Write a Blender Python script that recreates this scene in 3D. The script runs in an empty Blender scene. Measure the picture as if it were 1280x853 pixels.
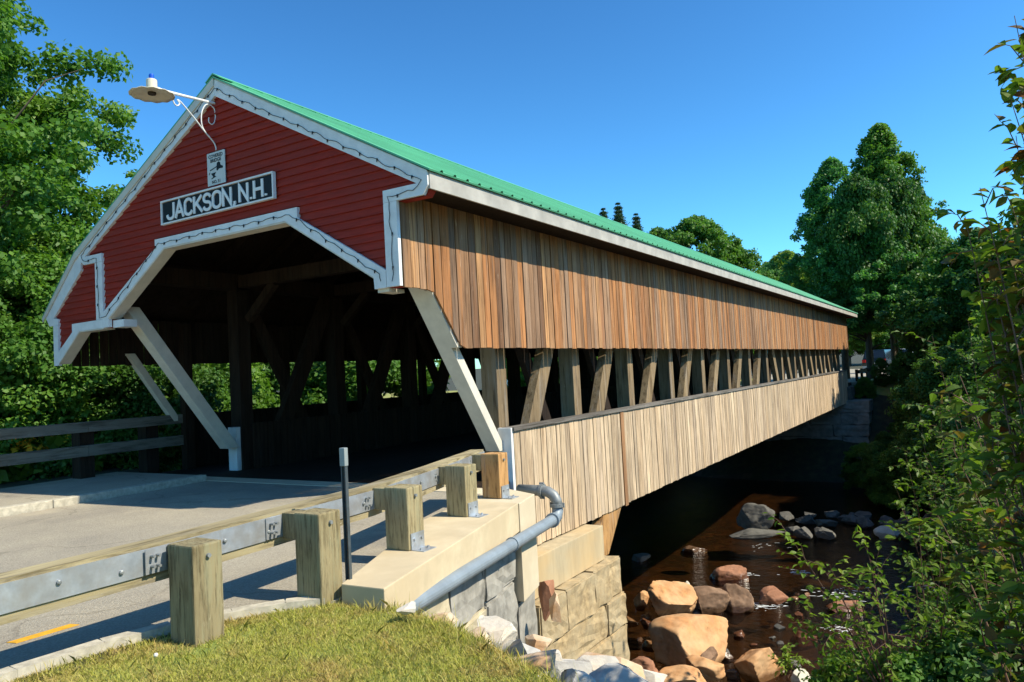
import bpy, bmesh, math, random
import numpy as np
from mathutils import Vector, Matrix, noise

random.seed(7); RNG = np.random.default_rng(7)
scene = bpy.context.scene
COL = scene.collection
PI = math.pi

# ------------------------------------------------------------------ camera
F_PX, PITCH, ROLL, YAW, EYE = 926.76, 0.0437, -0.0527, 0.5458, 1.5
Fh = Vector((-math.sin(YAW), math.cos(YAW), 0)); Rh = Vector((math.cos(YAW), math.sin(YAW), 0)); Up = Vector((0, 0, 1))
F2 = Fh * math.cos(PITCH) + Up * math.sin(PITCH); U2 = Up * math.cos(PITCH) - Fh * math.sin(PITCH)
R3 = Rh * math.cos(ROLL) + U2 * math.sin(ROLL); U3 = U2 * math.cos(ROLL) - Rh * math.sin(ROLL)
cam = bpy.data.cameras.new('Camera'); camo = bpy.data.objects.new('Camera', cam); COL.objects.link(camo)
m = Matrix.Identity(4)
for i in range(3):
    m[i][0] = R3[i]; m[i][1] = U3[i]; m[i][2] = -F2[i]
m[2][3] = EYE
camo.matrix_world = m
cam.sensor_width = 36; cam.lens = F_PX / 1280 * 36; cam.clip_start = 0.05; cam.clip_end = 2000
scene.camera = camo

def ray(u, v): return F2 + R3 * ((u - 640) / F_PX) - U3 * ((v - 426.5) / F_PX)
def at(u, v, d):
    p = ray(u, v) * d; p.z += EYE; return p
def on(u, v, z):
    r = ray(u, v); p = r * ((z - EYE) / r.z); p.z += EYE; return p

# ------------------------------------------------------------------ light
SUN = Vector((0.96, 0.18, 1.0)).normalized()
elev = math.asin(SUN.z); azi = math.atan2(SUN.x, SUN.y)
SKY_PRE, SKY_GAMMA, SKY_GAIN = 0.35, 1.45, 3.65
w = bpy.data.worlds.new('World'); scene.world = w; w.use_nodes = True
nt = w.node_tree; bg = nt.nodes['Background']
sky = nt.nodes.new('ShaderNodeTexSky'); sky.sky_type = 'NISHITA'; sky.sun_disc = False
sky.sun_elevation = elev; sky.sun_rotation = azi
sky.air_density = 1.0; sky.dust_density = 0.5; sky.ozone_density = 3.0; sky.altitude = 300
hs = nt.nodes.new('ShaderNodeHueSaturation'); hs.inputs['Saturation'].default_value = 1.0
hs.inputs['Hue'].default_value = 0.5
sc0 = nt.nodes.new('ShaderNodeVectorMath'); sc0.operation = 'SCALE'; sc0.inputs['Scale'].default_value = SKY_PRE
gm = nt.nodes.new('ShaderNodeGamma'); gm.inputs['Gamma'].default_value = SKY_GAMMA
sc1 = nt.nodes.new('ShaderNodeVectorMath'); sc1.operation = 'MULTIPLY'; sc1.inputs[1].default_value = (SKY_GAIN * .49, SKY_GAIN * .93, SKY_GAIN * .99)
nt.links.new(sky.outputs[0], sc0.inputs[0]); nt.links.new(sc0.outputs[0], gm.inputs[0]); nt.links.new(gm.outputs[0], sc1.inputs[0])
nt.links.new(sc1.outputs[0], hs.inputs['Color']); nt.links.new(hs.outputs[0], bg.inputs['Color'])
bg.inputs['Strength'].default_value = 0.10
sl = bpy.data.lights.new('Sun', 'SUN'); sl.energy = 5.0; sl.angle = math.radians(0.5); sl.color = (1.0, 0.90, 0.72)
so = bpy.data.objects.new('Sun', sl); COL.objects.link(so); so.rotation_euler = (-SUN).to_track_quat('-Z', 'Y').to_euler()
so.location = (20, 5, 30)
scene.view_settings.view_transform = 'Standard'; scene.view_settings.look = 'None'
scene.view_settings.exposure = 0.6; scene.view_settings.gamma = 1
scene.cycles.max_bounces = 6; scene.cycles.diffuse_bounces = 3; scene.cycles.transparent_max_bounces = 8
scene.cycles.transmission_bounces = 4

# ------------------------------------------------------------------ materials
def new_mat(name):
    mt = bpy.data.materials.new(name); mt.use_nodes = True
    n = mt.node_tree; b = n.nodes['Principled BSDF']
    return mt, n, b
def N(n, t, **kw):
    x = n.nodes.new(t)
    for k, v in kw.items():
        if k in x.inputs.keys() if isinstance(k, str) else False: x.inputs[k].default_value = v
        else: setattr(x, k, v)
    return x
def ramp(n, stops):
    r = n.nodes.new('ShaderNodeValToRGB'); e = r.color_ramp.elements
    while len(e) < len(stops): e.new(0.5)
    for i, (p, c) in enumerate(stops):
        e[i].position = p; e[i].color = (*c, 1)
    return r
def mix(n, a, b, fac, mode='MIX'):
    x = n.nodes.new('ShaderNodeMix'); x.data_type = 'RGBA'; x.blend_type = mode
    for s, v in ((6, a), (7, b), (0, fac)):
        if hasattr(v, 'is_output'): n.links.new(v, x.inputs[s])
        elif isinstance(v, (int, float)): x.inputs[s].default_value = v
        else: x.inputs[s].default_value = (*v, 1)
    return x.outputs[2]
def tex_noise(n, scale, detail=5, stretch=None, rough=0.6, coord='Object'):
    tc = n.nodes.new('ShaderNodeTexCoord'); src = tc.outputs[coord]
    if stretch:
        mp = n.nodes.new('ShaderNodeMapping'); mp.inputs['Scale'].default_value = stretch
        n.links.new(src, mp.inputs[0]); src = mp.outputs[0]
    t = n.nodes.new('ShaderNodeTexNoise'); t.inputs['Scale'].default_value = scale
    t.inputs['Detail'].default_value = detail; t.inputs['Roughness'].default_value = rough
    n.links.new(src, t.inputs['Vector']); return t.outputs[0]
def bump(n, b, h, strength, dist=0.01):
    bp = n.nodes.new('ShaderNodeBump'); bp.inputs['Strength'].default_value = strength; bp.inputs['Distance'].default_value = dist
    n.links.new(h, bp.inputs['Height']); n.links.new(bp.outputs[0], b.inputs['Normal'])
def island(n): return n.nodes.new('ShaderNodeNewGeometry').outputs['Random Per Island']

def plain(name, c, rough=0.6, metal=0, var=0.25, scale=8, bstr=0.15, c2=None, stretch=None, spec=0.3, big=None):
    mt, n, b = new_mat(name)
    h = tex_noise(n, scale, 6, stretch)
    c2 = c2 or tuple(x * (1 - var) for x in c)
    r = ramp(n, [(0.35, c2), (0.65, c)]); n.links.new(h, r.inputs[0]); col = r.outputs[0]
    if big:
        h2 = tex_noise(n, big[0], 4); r2 = ramp(n, [(0.38, (0, 0, 0)), (0.75, (1, 1, 1))]); n.links.new(h2, r2.inputs[0])
        col = mix(n, col, big[1], r2.outputs[0])
    n.links.new(col, b.inputs['Base Color'])
    b.inputs['Roughness'].default_value = rough; b.inputs['Metallic'].default_value = metal
    b.inputs['Specular IOR Level'].default_value = spec
    if bstr: bump(n, b, h, bstr)
    return mt

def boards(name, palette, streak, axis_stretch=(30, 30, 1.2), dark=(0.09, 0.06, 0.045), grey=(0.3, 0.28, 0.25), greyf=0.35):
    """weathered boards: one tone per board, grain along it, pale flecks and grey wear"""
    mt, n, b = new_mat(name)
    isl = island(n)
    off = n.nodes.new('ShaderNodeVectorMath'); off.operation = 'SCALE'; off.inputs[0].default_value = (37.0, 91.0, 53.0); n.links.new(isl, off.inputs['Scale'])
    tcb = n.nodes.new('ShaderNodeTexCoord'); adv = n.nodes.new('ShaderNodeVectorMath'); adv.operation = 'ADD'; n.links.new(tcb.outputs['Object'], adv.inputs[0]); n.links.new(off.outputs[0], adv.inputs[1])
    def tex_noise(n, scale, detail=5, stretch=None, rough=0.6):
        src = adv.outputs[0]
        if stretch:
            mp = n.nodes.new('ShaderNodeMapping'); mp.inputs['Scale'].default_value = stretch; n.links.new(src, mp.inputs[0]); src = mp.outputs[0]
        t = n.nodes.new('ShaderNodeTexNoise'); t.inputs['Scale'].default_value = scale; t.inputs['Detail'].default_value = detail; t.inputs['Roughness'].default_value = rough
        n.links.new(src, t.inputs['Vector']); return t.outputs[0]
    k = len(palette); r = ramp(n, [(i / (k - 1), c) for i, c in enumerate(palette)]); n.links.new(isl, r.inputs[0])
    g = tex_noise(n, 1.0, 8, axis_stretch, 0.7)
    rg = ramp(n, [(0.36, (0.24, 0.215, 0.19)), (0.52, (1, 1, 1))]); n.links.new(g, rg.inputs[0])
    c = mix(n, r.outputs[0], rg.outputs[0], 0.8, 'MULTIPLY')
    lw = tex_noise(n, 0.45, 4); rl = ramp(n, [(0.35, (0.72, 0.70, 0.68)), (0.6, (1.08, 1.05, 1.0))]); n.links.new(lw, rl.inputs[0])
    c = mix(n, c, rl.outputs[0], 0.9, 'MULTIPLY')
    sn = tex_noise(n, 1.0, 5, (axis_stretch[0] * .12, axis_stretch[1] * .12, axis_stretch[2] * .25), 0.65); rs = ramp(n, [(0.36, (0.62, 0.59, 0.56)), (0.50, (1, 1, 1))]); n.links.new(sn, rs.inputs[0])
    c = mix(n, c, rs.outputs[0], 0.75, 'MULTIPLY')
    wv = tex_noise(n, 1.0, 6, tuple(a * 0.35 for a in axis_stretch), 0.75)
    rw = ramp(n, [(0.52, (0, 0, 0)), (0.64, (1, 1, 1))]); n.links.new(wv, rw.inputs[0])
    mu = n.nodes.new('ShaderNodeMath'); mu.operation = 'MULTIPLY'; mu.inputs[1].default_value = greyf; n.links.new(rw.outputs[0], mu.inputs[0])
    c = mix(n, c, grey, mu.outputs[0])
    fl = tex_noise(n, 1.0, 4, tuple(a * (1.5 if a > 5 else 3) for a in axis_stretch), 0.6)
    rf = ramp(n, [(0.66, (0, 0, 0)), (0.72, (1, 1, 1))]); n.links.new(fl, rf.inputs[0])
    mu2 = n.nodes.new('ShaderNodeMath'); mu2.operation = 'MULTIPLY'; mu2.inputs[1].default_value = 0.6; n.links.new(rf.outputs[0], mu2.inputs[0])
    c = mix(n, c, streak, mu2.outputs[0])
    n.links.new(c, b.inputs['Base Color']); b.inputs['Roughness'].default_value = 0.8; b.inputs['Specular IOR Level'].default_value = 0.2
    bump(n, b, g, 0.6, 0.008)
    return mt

def leafmat(name, cols, trans=0.35, patch=None, tr_boost=1.5):
    mt, n, b = new_mat(name)
    isl = island(n); k = len(cols)
    r = ramp(n, [(i / (k - 1), c) for i, c in enumerate(cols)]); n.links.new(isl, r.inputs[0]); col = r.outputs[0]
    h = tex_noise(n, 0.55, 3); rr = ramp(n, [(0.38, (0.70, 0.78, 0.72)), (0.62, (1.2, 1.15, 0.95))]); n.links.new(h, rr.inputs[0])
    col = mix(n, col, rr.outputs[0], 1.0, 'MULTIPLY')
    n.links.new(col, b.inputs['Base Color']); b.inputs['Roughness'].default_value = 0.5; b.inputs['Specular IOR Level'].default_value = 0.25
    tl = n.nodes.new('ShaderNodeBsdfTranslucent')
    n.links.new(mix(n, col, (tr_boost, tr_boost * 1.1, tr_boost * 0.45), 1.0, 'MULTIPLY'), tl.inputs['Color'])
    ms = n.nodes.new('ShaderNodeMixShader'); ms.inputs[0].default_value = trans
    n.links.new(b.outputs[0], ms.inputs[1]); n.links.new(tl.outputs[0], ms.inputs[2])
    n.links.new(ms.outputs[0], n.nodes['Material Output'].inputs['Surface'])
    return mt

M = {}
M['upper'] = boards('upper_boards', [(0.36, 0.160, 0.062), (0.47, 0.225, 0.09), (0.20, 0.110, 0.062), (0.52, 0.29, 0.135), (0.41, 0.18, 0.068), (0.26, 0.165, 0.105), (0.44, 0.25, 0.13), (0.31, 0.215, 0.15)], (0.60, 0.47, 0.33), greyf=0.6, grey=(0.17, 0.125, 0.09))
M['lower'] = boards('lower_boards', [(0.54, 0.405, 0.265), (0.65, 0.51, 0.345), (0.46, 0.355, 0.24), (0.69, 0.55, 0.385), (0.58, 0.45, 0.305), (0.49, 0.39, 0.285)], (0.78, 0.66, 0.48), greyf=0.62, grey=(0.31, 0.245, 0.175))
M['red'] = plain('red_paint', (0.36, 0.034, 0.019), 0.7, var=0.35, scale=3, bstr=0.08, stretch=(1, 1, 12), spec=0.2, big=(1.6, (0.26, 0.032, 0.02)))
M['white'] = plain('white_paint', (0.74, 0.75, 0.73), 0.5, var=0.16, scale=6, bstr=0.05, stretch=(1, 1, 1))
M['cream'] = plain('aged_white_paint', (0.64, 0.60, 0.50), 0.55, var=0.14, scale=6, bstr=0.05)
M['fasciapaint'] = plain('weathered_fascia_paint', (0.43, 0.41, 0.36), 0.6, var=0.3, scale=2.5, bstr=0.05)
M['roof'] = plain('green_roof_metal', (0.095, 0.40, 0.21), 0.5, metal=0.0, var=0.22, scale=0.8, bstr=0.02, spec=0.55)
M['timber'] = boards('truss_timber', [(0.22, 0.165, 0.095), (0.27, 0.20, 0.115), (0.19, 0.145, 0.09)], (0.38, 0.31, 0.21), axis_stretch=(20, 20, 1.5))
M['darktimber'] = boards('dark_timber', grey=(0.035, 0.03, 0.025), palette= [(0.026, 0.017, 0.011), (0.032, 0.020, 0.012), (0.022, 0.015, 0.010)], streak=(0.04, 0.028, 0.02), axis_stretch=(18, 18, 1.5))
M['sill'] = boards('grey_sill', [(0.16, 0.15, 0.135), (0.2, 0.185, 0.165)], (0.3, 0.28, 0.25), axis_stretch=(20, 1, 20))
M['greytimber'] = boards('grey_timber', [(0.15, 0.15, 0.125), (0.18, 0.17, 0.14)], (0.24, 0.23, 0.2), axis_stretch=(20, 1.5, 20))
M['postwood'] = boards('treated_post', [(0.29, 0.25, 0.135), (0.34, 0.285, 0.16), (0.27, 0.24, 0.14)], (0.42, 0.37, 0.24), axis_stretch=(40, 40, 3.5), greyf=0.5, grey=(0.25, 0.25, 0.155))
M['newpost'] = boards('new_post', [(0.46, 0.26, 0.10), (0.5, 0.29, 0.12)], (0.55, 0.4, 0.2), axis_stretch=(22, 22, 2.5))
M['railwood'] = boards('rail_timber', [(0.37, 0.32, 0.19), (0.34, 0.30, 0.18)], (0.45, 0.41, 0.29), axis_stretch=(20, 1.5, 20))
M['steel'] = plain('galvanised_steel', (0.50, 0.55, 0.60), 0.42, metal=0.55, var=0.3, scale=9, bstr=0.05, big=(7, (0.34, 0.33, 0.31)))
M['pipe'] = plain('grey_pipe', (0.25, 0.30, 0.34), 0.5, metal=0.15, var=0.22, scale=5, bstr=0.03)
M['castiron'] = plain('cast_fitting', (0.26, 0.28, 0.28), 0.5, metal=0.3, var=0.25, scale=20, bstr=0.05)
M['concrete'] = plain('concrete', (0.60, 0.50, 0.33), 0.85, var=0.24, scale=4, bstr=0.3, big=(1.6, (0.47, 0.38, 0.24)))
M['pilaster'] = plain('pale_concrete', (0.60, 0.52, 0.37), 0.85, var=0.14, scale=5, bstr=0.15, big=(1.6, (0.50, 0.42, 0.29)))
M['seat'] = plain('stained_concrete', (0.47, 0.39, 0.25), 0.85, var=0.25, scale=2.5, bstr=0.15, stretch=(3, 3, 0.6), big=(1.0, (0.50, 0.35, 0.17)))
M['ashlar'] = plain('tan_granite', (0.47, 0.35, 0.19), 0.9, var=0.45, scale=9, bstr=0.8, big=(2.2, (0.37, 0.31, 0.2)))
M['greystone'] = plain('grey_granite', (0.33, 0.315, 0.275), 0.9, var=0.5, scale=5, bstr=0.8, big=(4.5, (0.40, 0.385, 0.34)))
M['tanstone'] = plain('tan_block', (0.52, 0.45, 0.31), 0.9, var=0.25, scale=6, bstr=0.4)
M['riprap'] = plain('white_quarry_rock', (0.60, 0.57, 0.50), 0.85, var=0.2, scale=12, bstr=0.7, big=(4.5, (0.60, 0.50, 0.38)))
M['riprap_grey'] = plain('grey_quarry_rock', (0.46, 0.45, 0.42), 0.85, var=0.35, scale=9, bstr=0.9, big=(5.0, (0.56, 0.53, 0.47)))
M['riprap_orange'] = plain('stained_quarry_rock', (0.60, 0.49, 0.36), 0.85, var=0.25, scale=12, bstr=0.7, big=(4.0, (0.52, 0.24, 0.07)))
def wetrock(name, c, var, big):
    mt = plain(name, c, 0.85, var=var, scale=6, bstr=0.7, big=big); n = mt.node_tree; b = n.nodes['Principled BSDF']; col = b.inputs['Base Color'].links[0].from_socket
    ge = n.nodes.new('ShaderNodeNewGeometry'); sp = n.nodes.new('ShaderNodeSeparateXYZ'); n.links.new(ge.outputs['Position'], sp.inputs[0])
    wob = tex_noise(n, 4, 3); ma = n.nodes.new('ShaderNodeMath'); ma.operation = 'MULTIPLY_ADD'; ma.inputs[1].default_value = .16; n.links.new(wob, ma.inputs[0]); n.links.new(sp.outputs[2], ma.inputs[2])
    mr = n.nodes.new('ShaderNodeMapRange'); mr.inputs[1].default_value = -4.42; mr.inputs[2].default_value = -4.34; n.links.new(ma.outputs[0], mr.inputs[0])
    lich = tex_noise(n, 9, 6, None, .8); rl = ramp(n, [(0.60, (1, 1, 1)), (0.68, (0.55, 0.55, 0.52))]); n.links.new(lich, rl.inputs[0])
    col = mix(n, col, rl.outputs[0], 0.8, 'MULTIPLY')
    col = mix(n, mix(n, col, (.34, .30, .26), 1.0, 'MULTIPLY'), col, mr.outputs[0]); n.links.new(col, b.inputs['Base Color'])
    rr_ = n.nodes.new('ShaderNodeMapRange'); rr_.inputs[3].default_value = .25; rr_.inputs[4].default_value = .85; n.links.new(mr.outputs[0], rr_.inputs[0]); n.links.new(rr_.outputs[0], b.inputs['Roughness'])
    return mt
M['boulder'] = wetrock('orange_boulder', (0.56, 0.28, 0.115), .36, (1.8, (0.56, 0.38, 0.21)))
M['boulder_brown'] = wetrock('brown_boulder', (0.23, 0.14, 0.085), .4, (2.5, (0.30, 0.19, 0.12)))
M['boulder_red'] = wetrock('red_boulder', (0.38, 0.175, 0.095), .4, (2.5, (0.30, 0.15, 0.09)))
M['rock_grey'] = plain('river_rock', (0.13, 0.125, 0.11), 0.85, var=0.4, scale=4, bstr=0.4)
M['rock_pale'] = plain('pale_river_rock', (0.62, 0.58, 0.48), 0.85, var=0.25, scale=4, bstr=0.4)
M['farstone'] = plain('mossy_far_stone', (0.30, 0.29, 0.25), 0.9, var=0.4, scale=3, bstr=0.5)
M['black'] = plain('black_paint', (0.008, 0.009, 0.011), 0.55, var=0.2, bstr=0, spec=0.25)
M['wire'] = plain('black_wire', (0.012, 0.014, 0.016), 0.5, var=0.1, bstr=0)
M['letter'] = plain('white_letter', (0.76, 0.76, 0.73), 0.5, var=0.1, bstr=0)
M['signplate'] = plain('grey_sign_plate', (0.58, 0.60, 0.57), 0.45, var=0.12, scale=10, bstr=0)
M['lampcream'] = plain('lamp_enamel', (0.66, 0.60, 0.46), 0.4, var=0.15, bstr=0)
M['lampdark'] = plain('lamp_socket', (0.05, 0.04, 0.03), 0.5, bstr=0)
M['blue'] = plain('blue_plastic', (0.01, 0.09, 0.55), 0.35, var=0.1, bstr=0)
M['bark'] = plain('bark', (0.11, 0.085, 0.06), 0.9, var=0.5, scale=6, bstr=0.6, stretch=(3, 3, 0.6))
M['stem'] = plain('stem', (0.14, 0.08, 0.05), 0.8, var=0.3, scale=10, bstr=0.1)
M['post_dark'] = plain('delineator_steel', (0.09, 0.11, 0.12), 0.5, metal=0.3, var=0.3, scale=12, bstr=0.05)
M['reflect'] = plain('delineator_head', (0.27, 0.31, 0.31), 0.45, var=0.15, bstr=0)
M['yellow'] = plain('yellow_road_paint', (0.72, 0.38, 0.03), 0.7, var=0.3, scale=20, bstr=0.1)
M['brick'] = plain('rusty_iron', (0.30, 0.09, 0.04), 0.8, var=0.4, scale=30, bstr=0.2)
M['kerb'] = plain('kerb_granite', (0.52, 0.48, 0.38), 0.85, var=0.35, scale=14, bstr=0.3)
M['tealmetal'] = plain('teal_roof_metal', (0.02, 0.36, 0.33), 0.4, var=0.1, bstr=0)
M['housewhite'] = plain('house_white', (0.8, 0.79, 0.75), 0.6, var=0.08, bstr=0.02)
M['housetan'] = plain('house_tan', (0.55, 0.43, 0.27), 0.7, var=0.12, bstr=0.02, stretch=(1, 1, 8))
M['houseroof'] = plain('house_roof', (0.12, 0.12, 0.12), 0.8, var=0.3, bstr=0.1)
M['glass'] = plain('dark_glass', (0.03, 0.04, 0.05), 0.08, var=0.1, bstr=0, spec=0.6)
M['carpaint'] = plain('dark_car_paint', (0.02, 0.03, 0.032), 0.25, metal=0.3, var=0.1, bstr=0, spec=0.6)
M['carwhite'] = plain('white_car_paint', (0.75, 0.75, 0.74), 0.25, var=0.05, bstr=0, spec=0.5)
M['tyre'] = plain('tyre_rubber', (0.015, 0.015, 0.015), 0.8, var=0.2, bstr=0)
M['taillight'] = plain('tail_light', (0.5, 0.02, 0.015), 0.25, var=0.1, bstr=0)
M['flower'] = plain('daylily', (0.75, 0.28, 0.02), 0.6, var=0.3, scale=40, bstr=0, c2=(0.75, 0.5, 0.03))
M['dandelion'] = plain('seed_head', (0.7, 0.68, 0.6), 0.8, var=0.1, bstr=0)
M['weld'] = plain('foam', (0.75, 0.78, 0.78), 0.6, var=0.1, bstr=0)

def asphalt():
    mt, n, b = new_mat('worn_asphalt')
    f = tex_noise(n, 75, 6, None, 0.75); rf = ramp(n, [(0.3, (0.22, 0.195, 0.155)), (0.55, (0.40, 0.36, 0.28)), (0.75, (0.54, 0.49, 0.40))]); n.links.new(f, rf.inputs[0])
    g = tex_noise(n, 0.8, 5); rg = ramp(n, [(0.3, (0.72, 0.72, 0.74)), (0.7, (1.05, 1.04, 1.0))]); n.links.new(g, rg.inputs[0])
    c = mix(n, rf.outputs[0], rg.outputs[0], 1.0, 'MULTIPLY')
    tc = n.nodes.new('ShaderNodeTexCoord'); vo = n.nodes.new('ShaderNodeTexVoronoi'); vo.feature = 'DISTANCE_TO_EDGE'; vo.inputs['Scale'].default_value = 0.42
    nz = n.nodes.new('ShaderNodeTexNoise'); nz.inputs['Scale'].default_value = 2.5; nz.inputs['Detail'].default_value = 6; n.links.new(tc.outputs['Object'], nz.inputs['Vector'])
    vm = n.nodes.new('ShaderNodeVectorMath'); vm.operation = 'MULTIPLY_ADD'; vm.inputs[1].default_value = (.6, .6, .6); n.links.new(nz.outputs[1], vm.inputs[0]); n.links.new(tc.outputs['Object'], vm.inputs[2]); n.links.new(vm.outputs[0], vo.inputs['Vector'])
    rc = ramp(n, [(0.003, (0.42, 0.40, 0.37)), (0.009, (1, 1, 1))]); n.links.new(vo.outputs['Distance'], rc.inputs[0]); c = mix(n, c, rc.outputs[0], 0.4, 'MULTIPLY')
    sd = tex_noise(n, 1.3, 5); rs = ramp(n, [(0.56, (0, 0, 0)), (0.7, (1, 1, 1))]); n.links.new(sd, rs.inputs[0]); mu = n.nodes.new('ShaderNodeMath'); mu.operation = 'MULTIPLY'; mu.inputs[1].default_value = .45; n.links.new(rs.outputs[0], mu.inputs[0])
    c = mix(n, c, (0.52, 0.44, 0.31), mu.outputs[0])
    n.links.new(c, b.inputs['Base Color']); b.inputs['Roughness'].default_value = 0.85
    bump(n, b, f, 1.0, 0.012); return mt
M['asphalt'] = asphalt()
def soil():
    mt, n, b = new_mat('bank_soil')
    f = tex_noise(n, 3, 8); rf = ramp(n, [(0.3, (0.03, 0.025, 0.016)), (0.5, (0.04, 0.04, 0.018)), (0.7, (0.065, 0.06, 0.028))]); n.links.new(f, rf.inputs[0])
    n.links.new(rf.outputs[0], b.inputs['Base Color']); b.inputs['Roughness'].default_value = 0.95
    bump(n, b, f, 0.8, 0.05); return mt
M['soil'] = soil()
def turf():
    mt, n, b = new_mat('lawn_thatch')
    f = tex_noise(n, 2.2, 6); rf = ramp(n, [(0.35, (0.33, 0.24, 0.09)), (0.5, (0.26, 0.27, 0.06)), (0.68, (0.18, 0.24, 0.045))]); n.links.new(f, rf.inputs[0])
    n.links.new(rf.outputs[0], b.inputs['Base Color']); b.inputs['Roughness'].default_value = 0.95
    bump(n, b, tex_noise(n, 60, 4), 0.8, 0.02); return mt
M['turf'] = turf()
def bladem():
    mt, n, b = new_mat('grass_blade')
    isl = island(n); r = ramp(n, [(0, (0.32, 0.36, 0.055)), (0.35, (0.46, 0.46, 0.09)), (0.62, (0.58, 0.50, 0.16)), (0.85, (0.66, 0.53, 0.25)), (1, (0.30, 0.36, 0.055))]); n.links.new(isl, r.inputs[0])
    h = tex_noise(n, 2.6, 4); rh = ramp(n, [(0.38, (0.55, 0.37, 0.15)), (0.50, (0.42, 0.43, 0.075))]); n.links.new(h, rh.inputs[0])
    c = mix(n, r.outputs[0], rh.outputs[0], 0.45)
    n.links.new(c, b.inputs['Base Color']); b.inputs['Roughness'].default_value = 0.6; b.inputs['Specular IOR Level'].default_value = 0.15
    tl = n.nodes.new('ShaderNodeBsdfTranslucent'); n.links.new(c, tl.inputs[0])
    ms = n.nodes.new('ShaderNodeMixShader'); ms.inputs[0].default_value = 0.35
    n.links.new(b.outputs[0], ms.inputs[1]); n.links.new(tl.outputs[0], ms.inputs[2]); n.links.new(ms.outputs[0], n.nodes['Material Output'].inputs['Surface'])
    return mt
M['blade'] = bladem()
def water():
    mt, n, b = new_mat('river_water')
    n.nodes.remove(b)
    tr = n.nodes.new('ShaderNodeBsdfTransparent'); tr.inputs[0].default_value = (0.55, 0.42, 0.27, 1)
    gl = n.nodes.new('ShaderNodeBsdfGlossy'); gl.inputs['Roughness'].default_value = 0.06
    fr = n.nodes.new('ShaderNodeFresnel'); fr.inputs[0].default_value = 1.33
    h = tex_noise(n, 3.0, 5, (1.0, 2.2, 1.0)); bp = n.nodes.new('ShaderNodeBump'); bp.inputs['Strength'].default_value = 0.7; bp.inputs['Distance'].default_value = 0.06
    n.links.new(h, bp.inputs['Height']); n.links.new(bp.outputs[0], gl.inputs['Normal']); n.links.new(bp.outputs[0], fr.inputs['Normal'])
    ms = n.nodes.new('ShaderNodeMixShader'); n.links.new(fr.outputs[0], ms.inputs[0]); n.links.new(tr.outputs[0], ms.inputs[1]); n.links.new(gl.outputs[0], ms.inputs[2])
    n.links.new(ms.outputs[0], n.nodes['Material Output'].inputs['Surface']); return mt
M['water'] = water()
def bed():
    mt, n, b = new_mat('river_bed')
    tc = n.nodes.new('ShaderNodeTexCoord'); v = n.nodes.new('ShaderNodeTexVoronoi'); v.inputs['Scale'].default_value = 2.2
    nz = n.nodes.new('ShaderNodeTexNoise'); nz.inputs['Scale'].default_value = 1.5
    n.links.new(tc.outputs['Object'], nz.inputs['Vector'])
    vm = n.nodes.new('ShaderNodeVectorMath'); vm.operation = 'ADD'; n.links.new(tc.outputs['Object'], vm.inputs[0]); n.links.new(nz.outputs[1], vm.inputs[1])
    n.links.new(vm.outputs[0], v.inputs['Vector'])
    r = ramp(n, [(0.0, (0.085, 0.045, 0.022)), (0.5, (0.04, 0.026, 0.016)), (1, (0.12, 0.066, 0.032))]); n.links.new(v.outputs['Color'], r.inputs[0])
    n.links.new(r.outputs[0], b.inputs['Base Color']); b.inputs['Roughness'].default_value = 0.8
    bump(n, b, v.outputs['Distance'], -0.8, 0.15); return mt
M['bed'] = bed()

M['leaf_bright'] = leafmat('maple_leaves', [(0.069, 0.158, 0.022), (0.117, 0.226, 0.030), (0.089, 0.186, 0.025), (0.165, 0.275, 0.041)])
M['leaf_mid'] = leafmat('broad_leaves', [(0.062, 0.154, 0.030), (0.096, 0.211, 0.034), (0.077, 0.173, 0.030), (0.135, 0.250, 0.042)])
M['leaf_dark'] = leafmat('dark_leaves', [(0.042, 0.115, 0.027), (0.069, 0.157, 0.030), (0.054, 0.126, 0.027), (0.096, 0.192, 0.038)], 0.28)
M['leaf_cool'] = leafmat('cool_leaves', [(0.049, 0.162, 0.064), (0.088, 0.235, 0.074), (0.070, 0.193, 0.059), (0.135, 0.296, 0.074)], 0.42)
M['leaf_yellow'] = leafmat('yellow_green_leaves', [(0.150, 0.240, 0.030), (0.210, 0.300, 0.045), (0.180, 0.255, 0.045)])
M['needles'] = leafmat('spruce_needles', [(0.024, 0.060, 0.026), (0.041, 0.084, 0.034), (0.031, 0.072, 0.029)], 0.12)
M['leaf_near'] = leafmat('cherry_leaves', [(0.07, 0.13, 0.018), (0.13, 0.21, 0.026), (0.09, 0.15, 0.02), (0.20, 0.26, 0.04), (0.08, 0.14, 0.02), (0.14, 0.09, 0.03), (0.10, 0.17, 0.024), (0.12, 0.19, 0.03), (0.16, 0.05, 0.022), (0.09, 0.16, 0.02)], 0.42)
M['leaf_near2'] = leafmat('bank_sapling_leaves', [(0.055, 0.115, 0.016), (0.09, 0.165, 0.022), (0.065, 0.13, 0.018), (0.14, 0.21, 0.03), (0.05, 0.10, 0.016)], 0.42)
M['leaf_sap'] = leafmat('sapling_leaves', [(0.10, 0.17, 0.018), (0.15, 0.23, 0.028), (0.075, 0.15, 0.018), (0.20, 0.27, 0.035)], 0.4)

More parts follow.
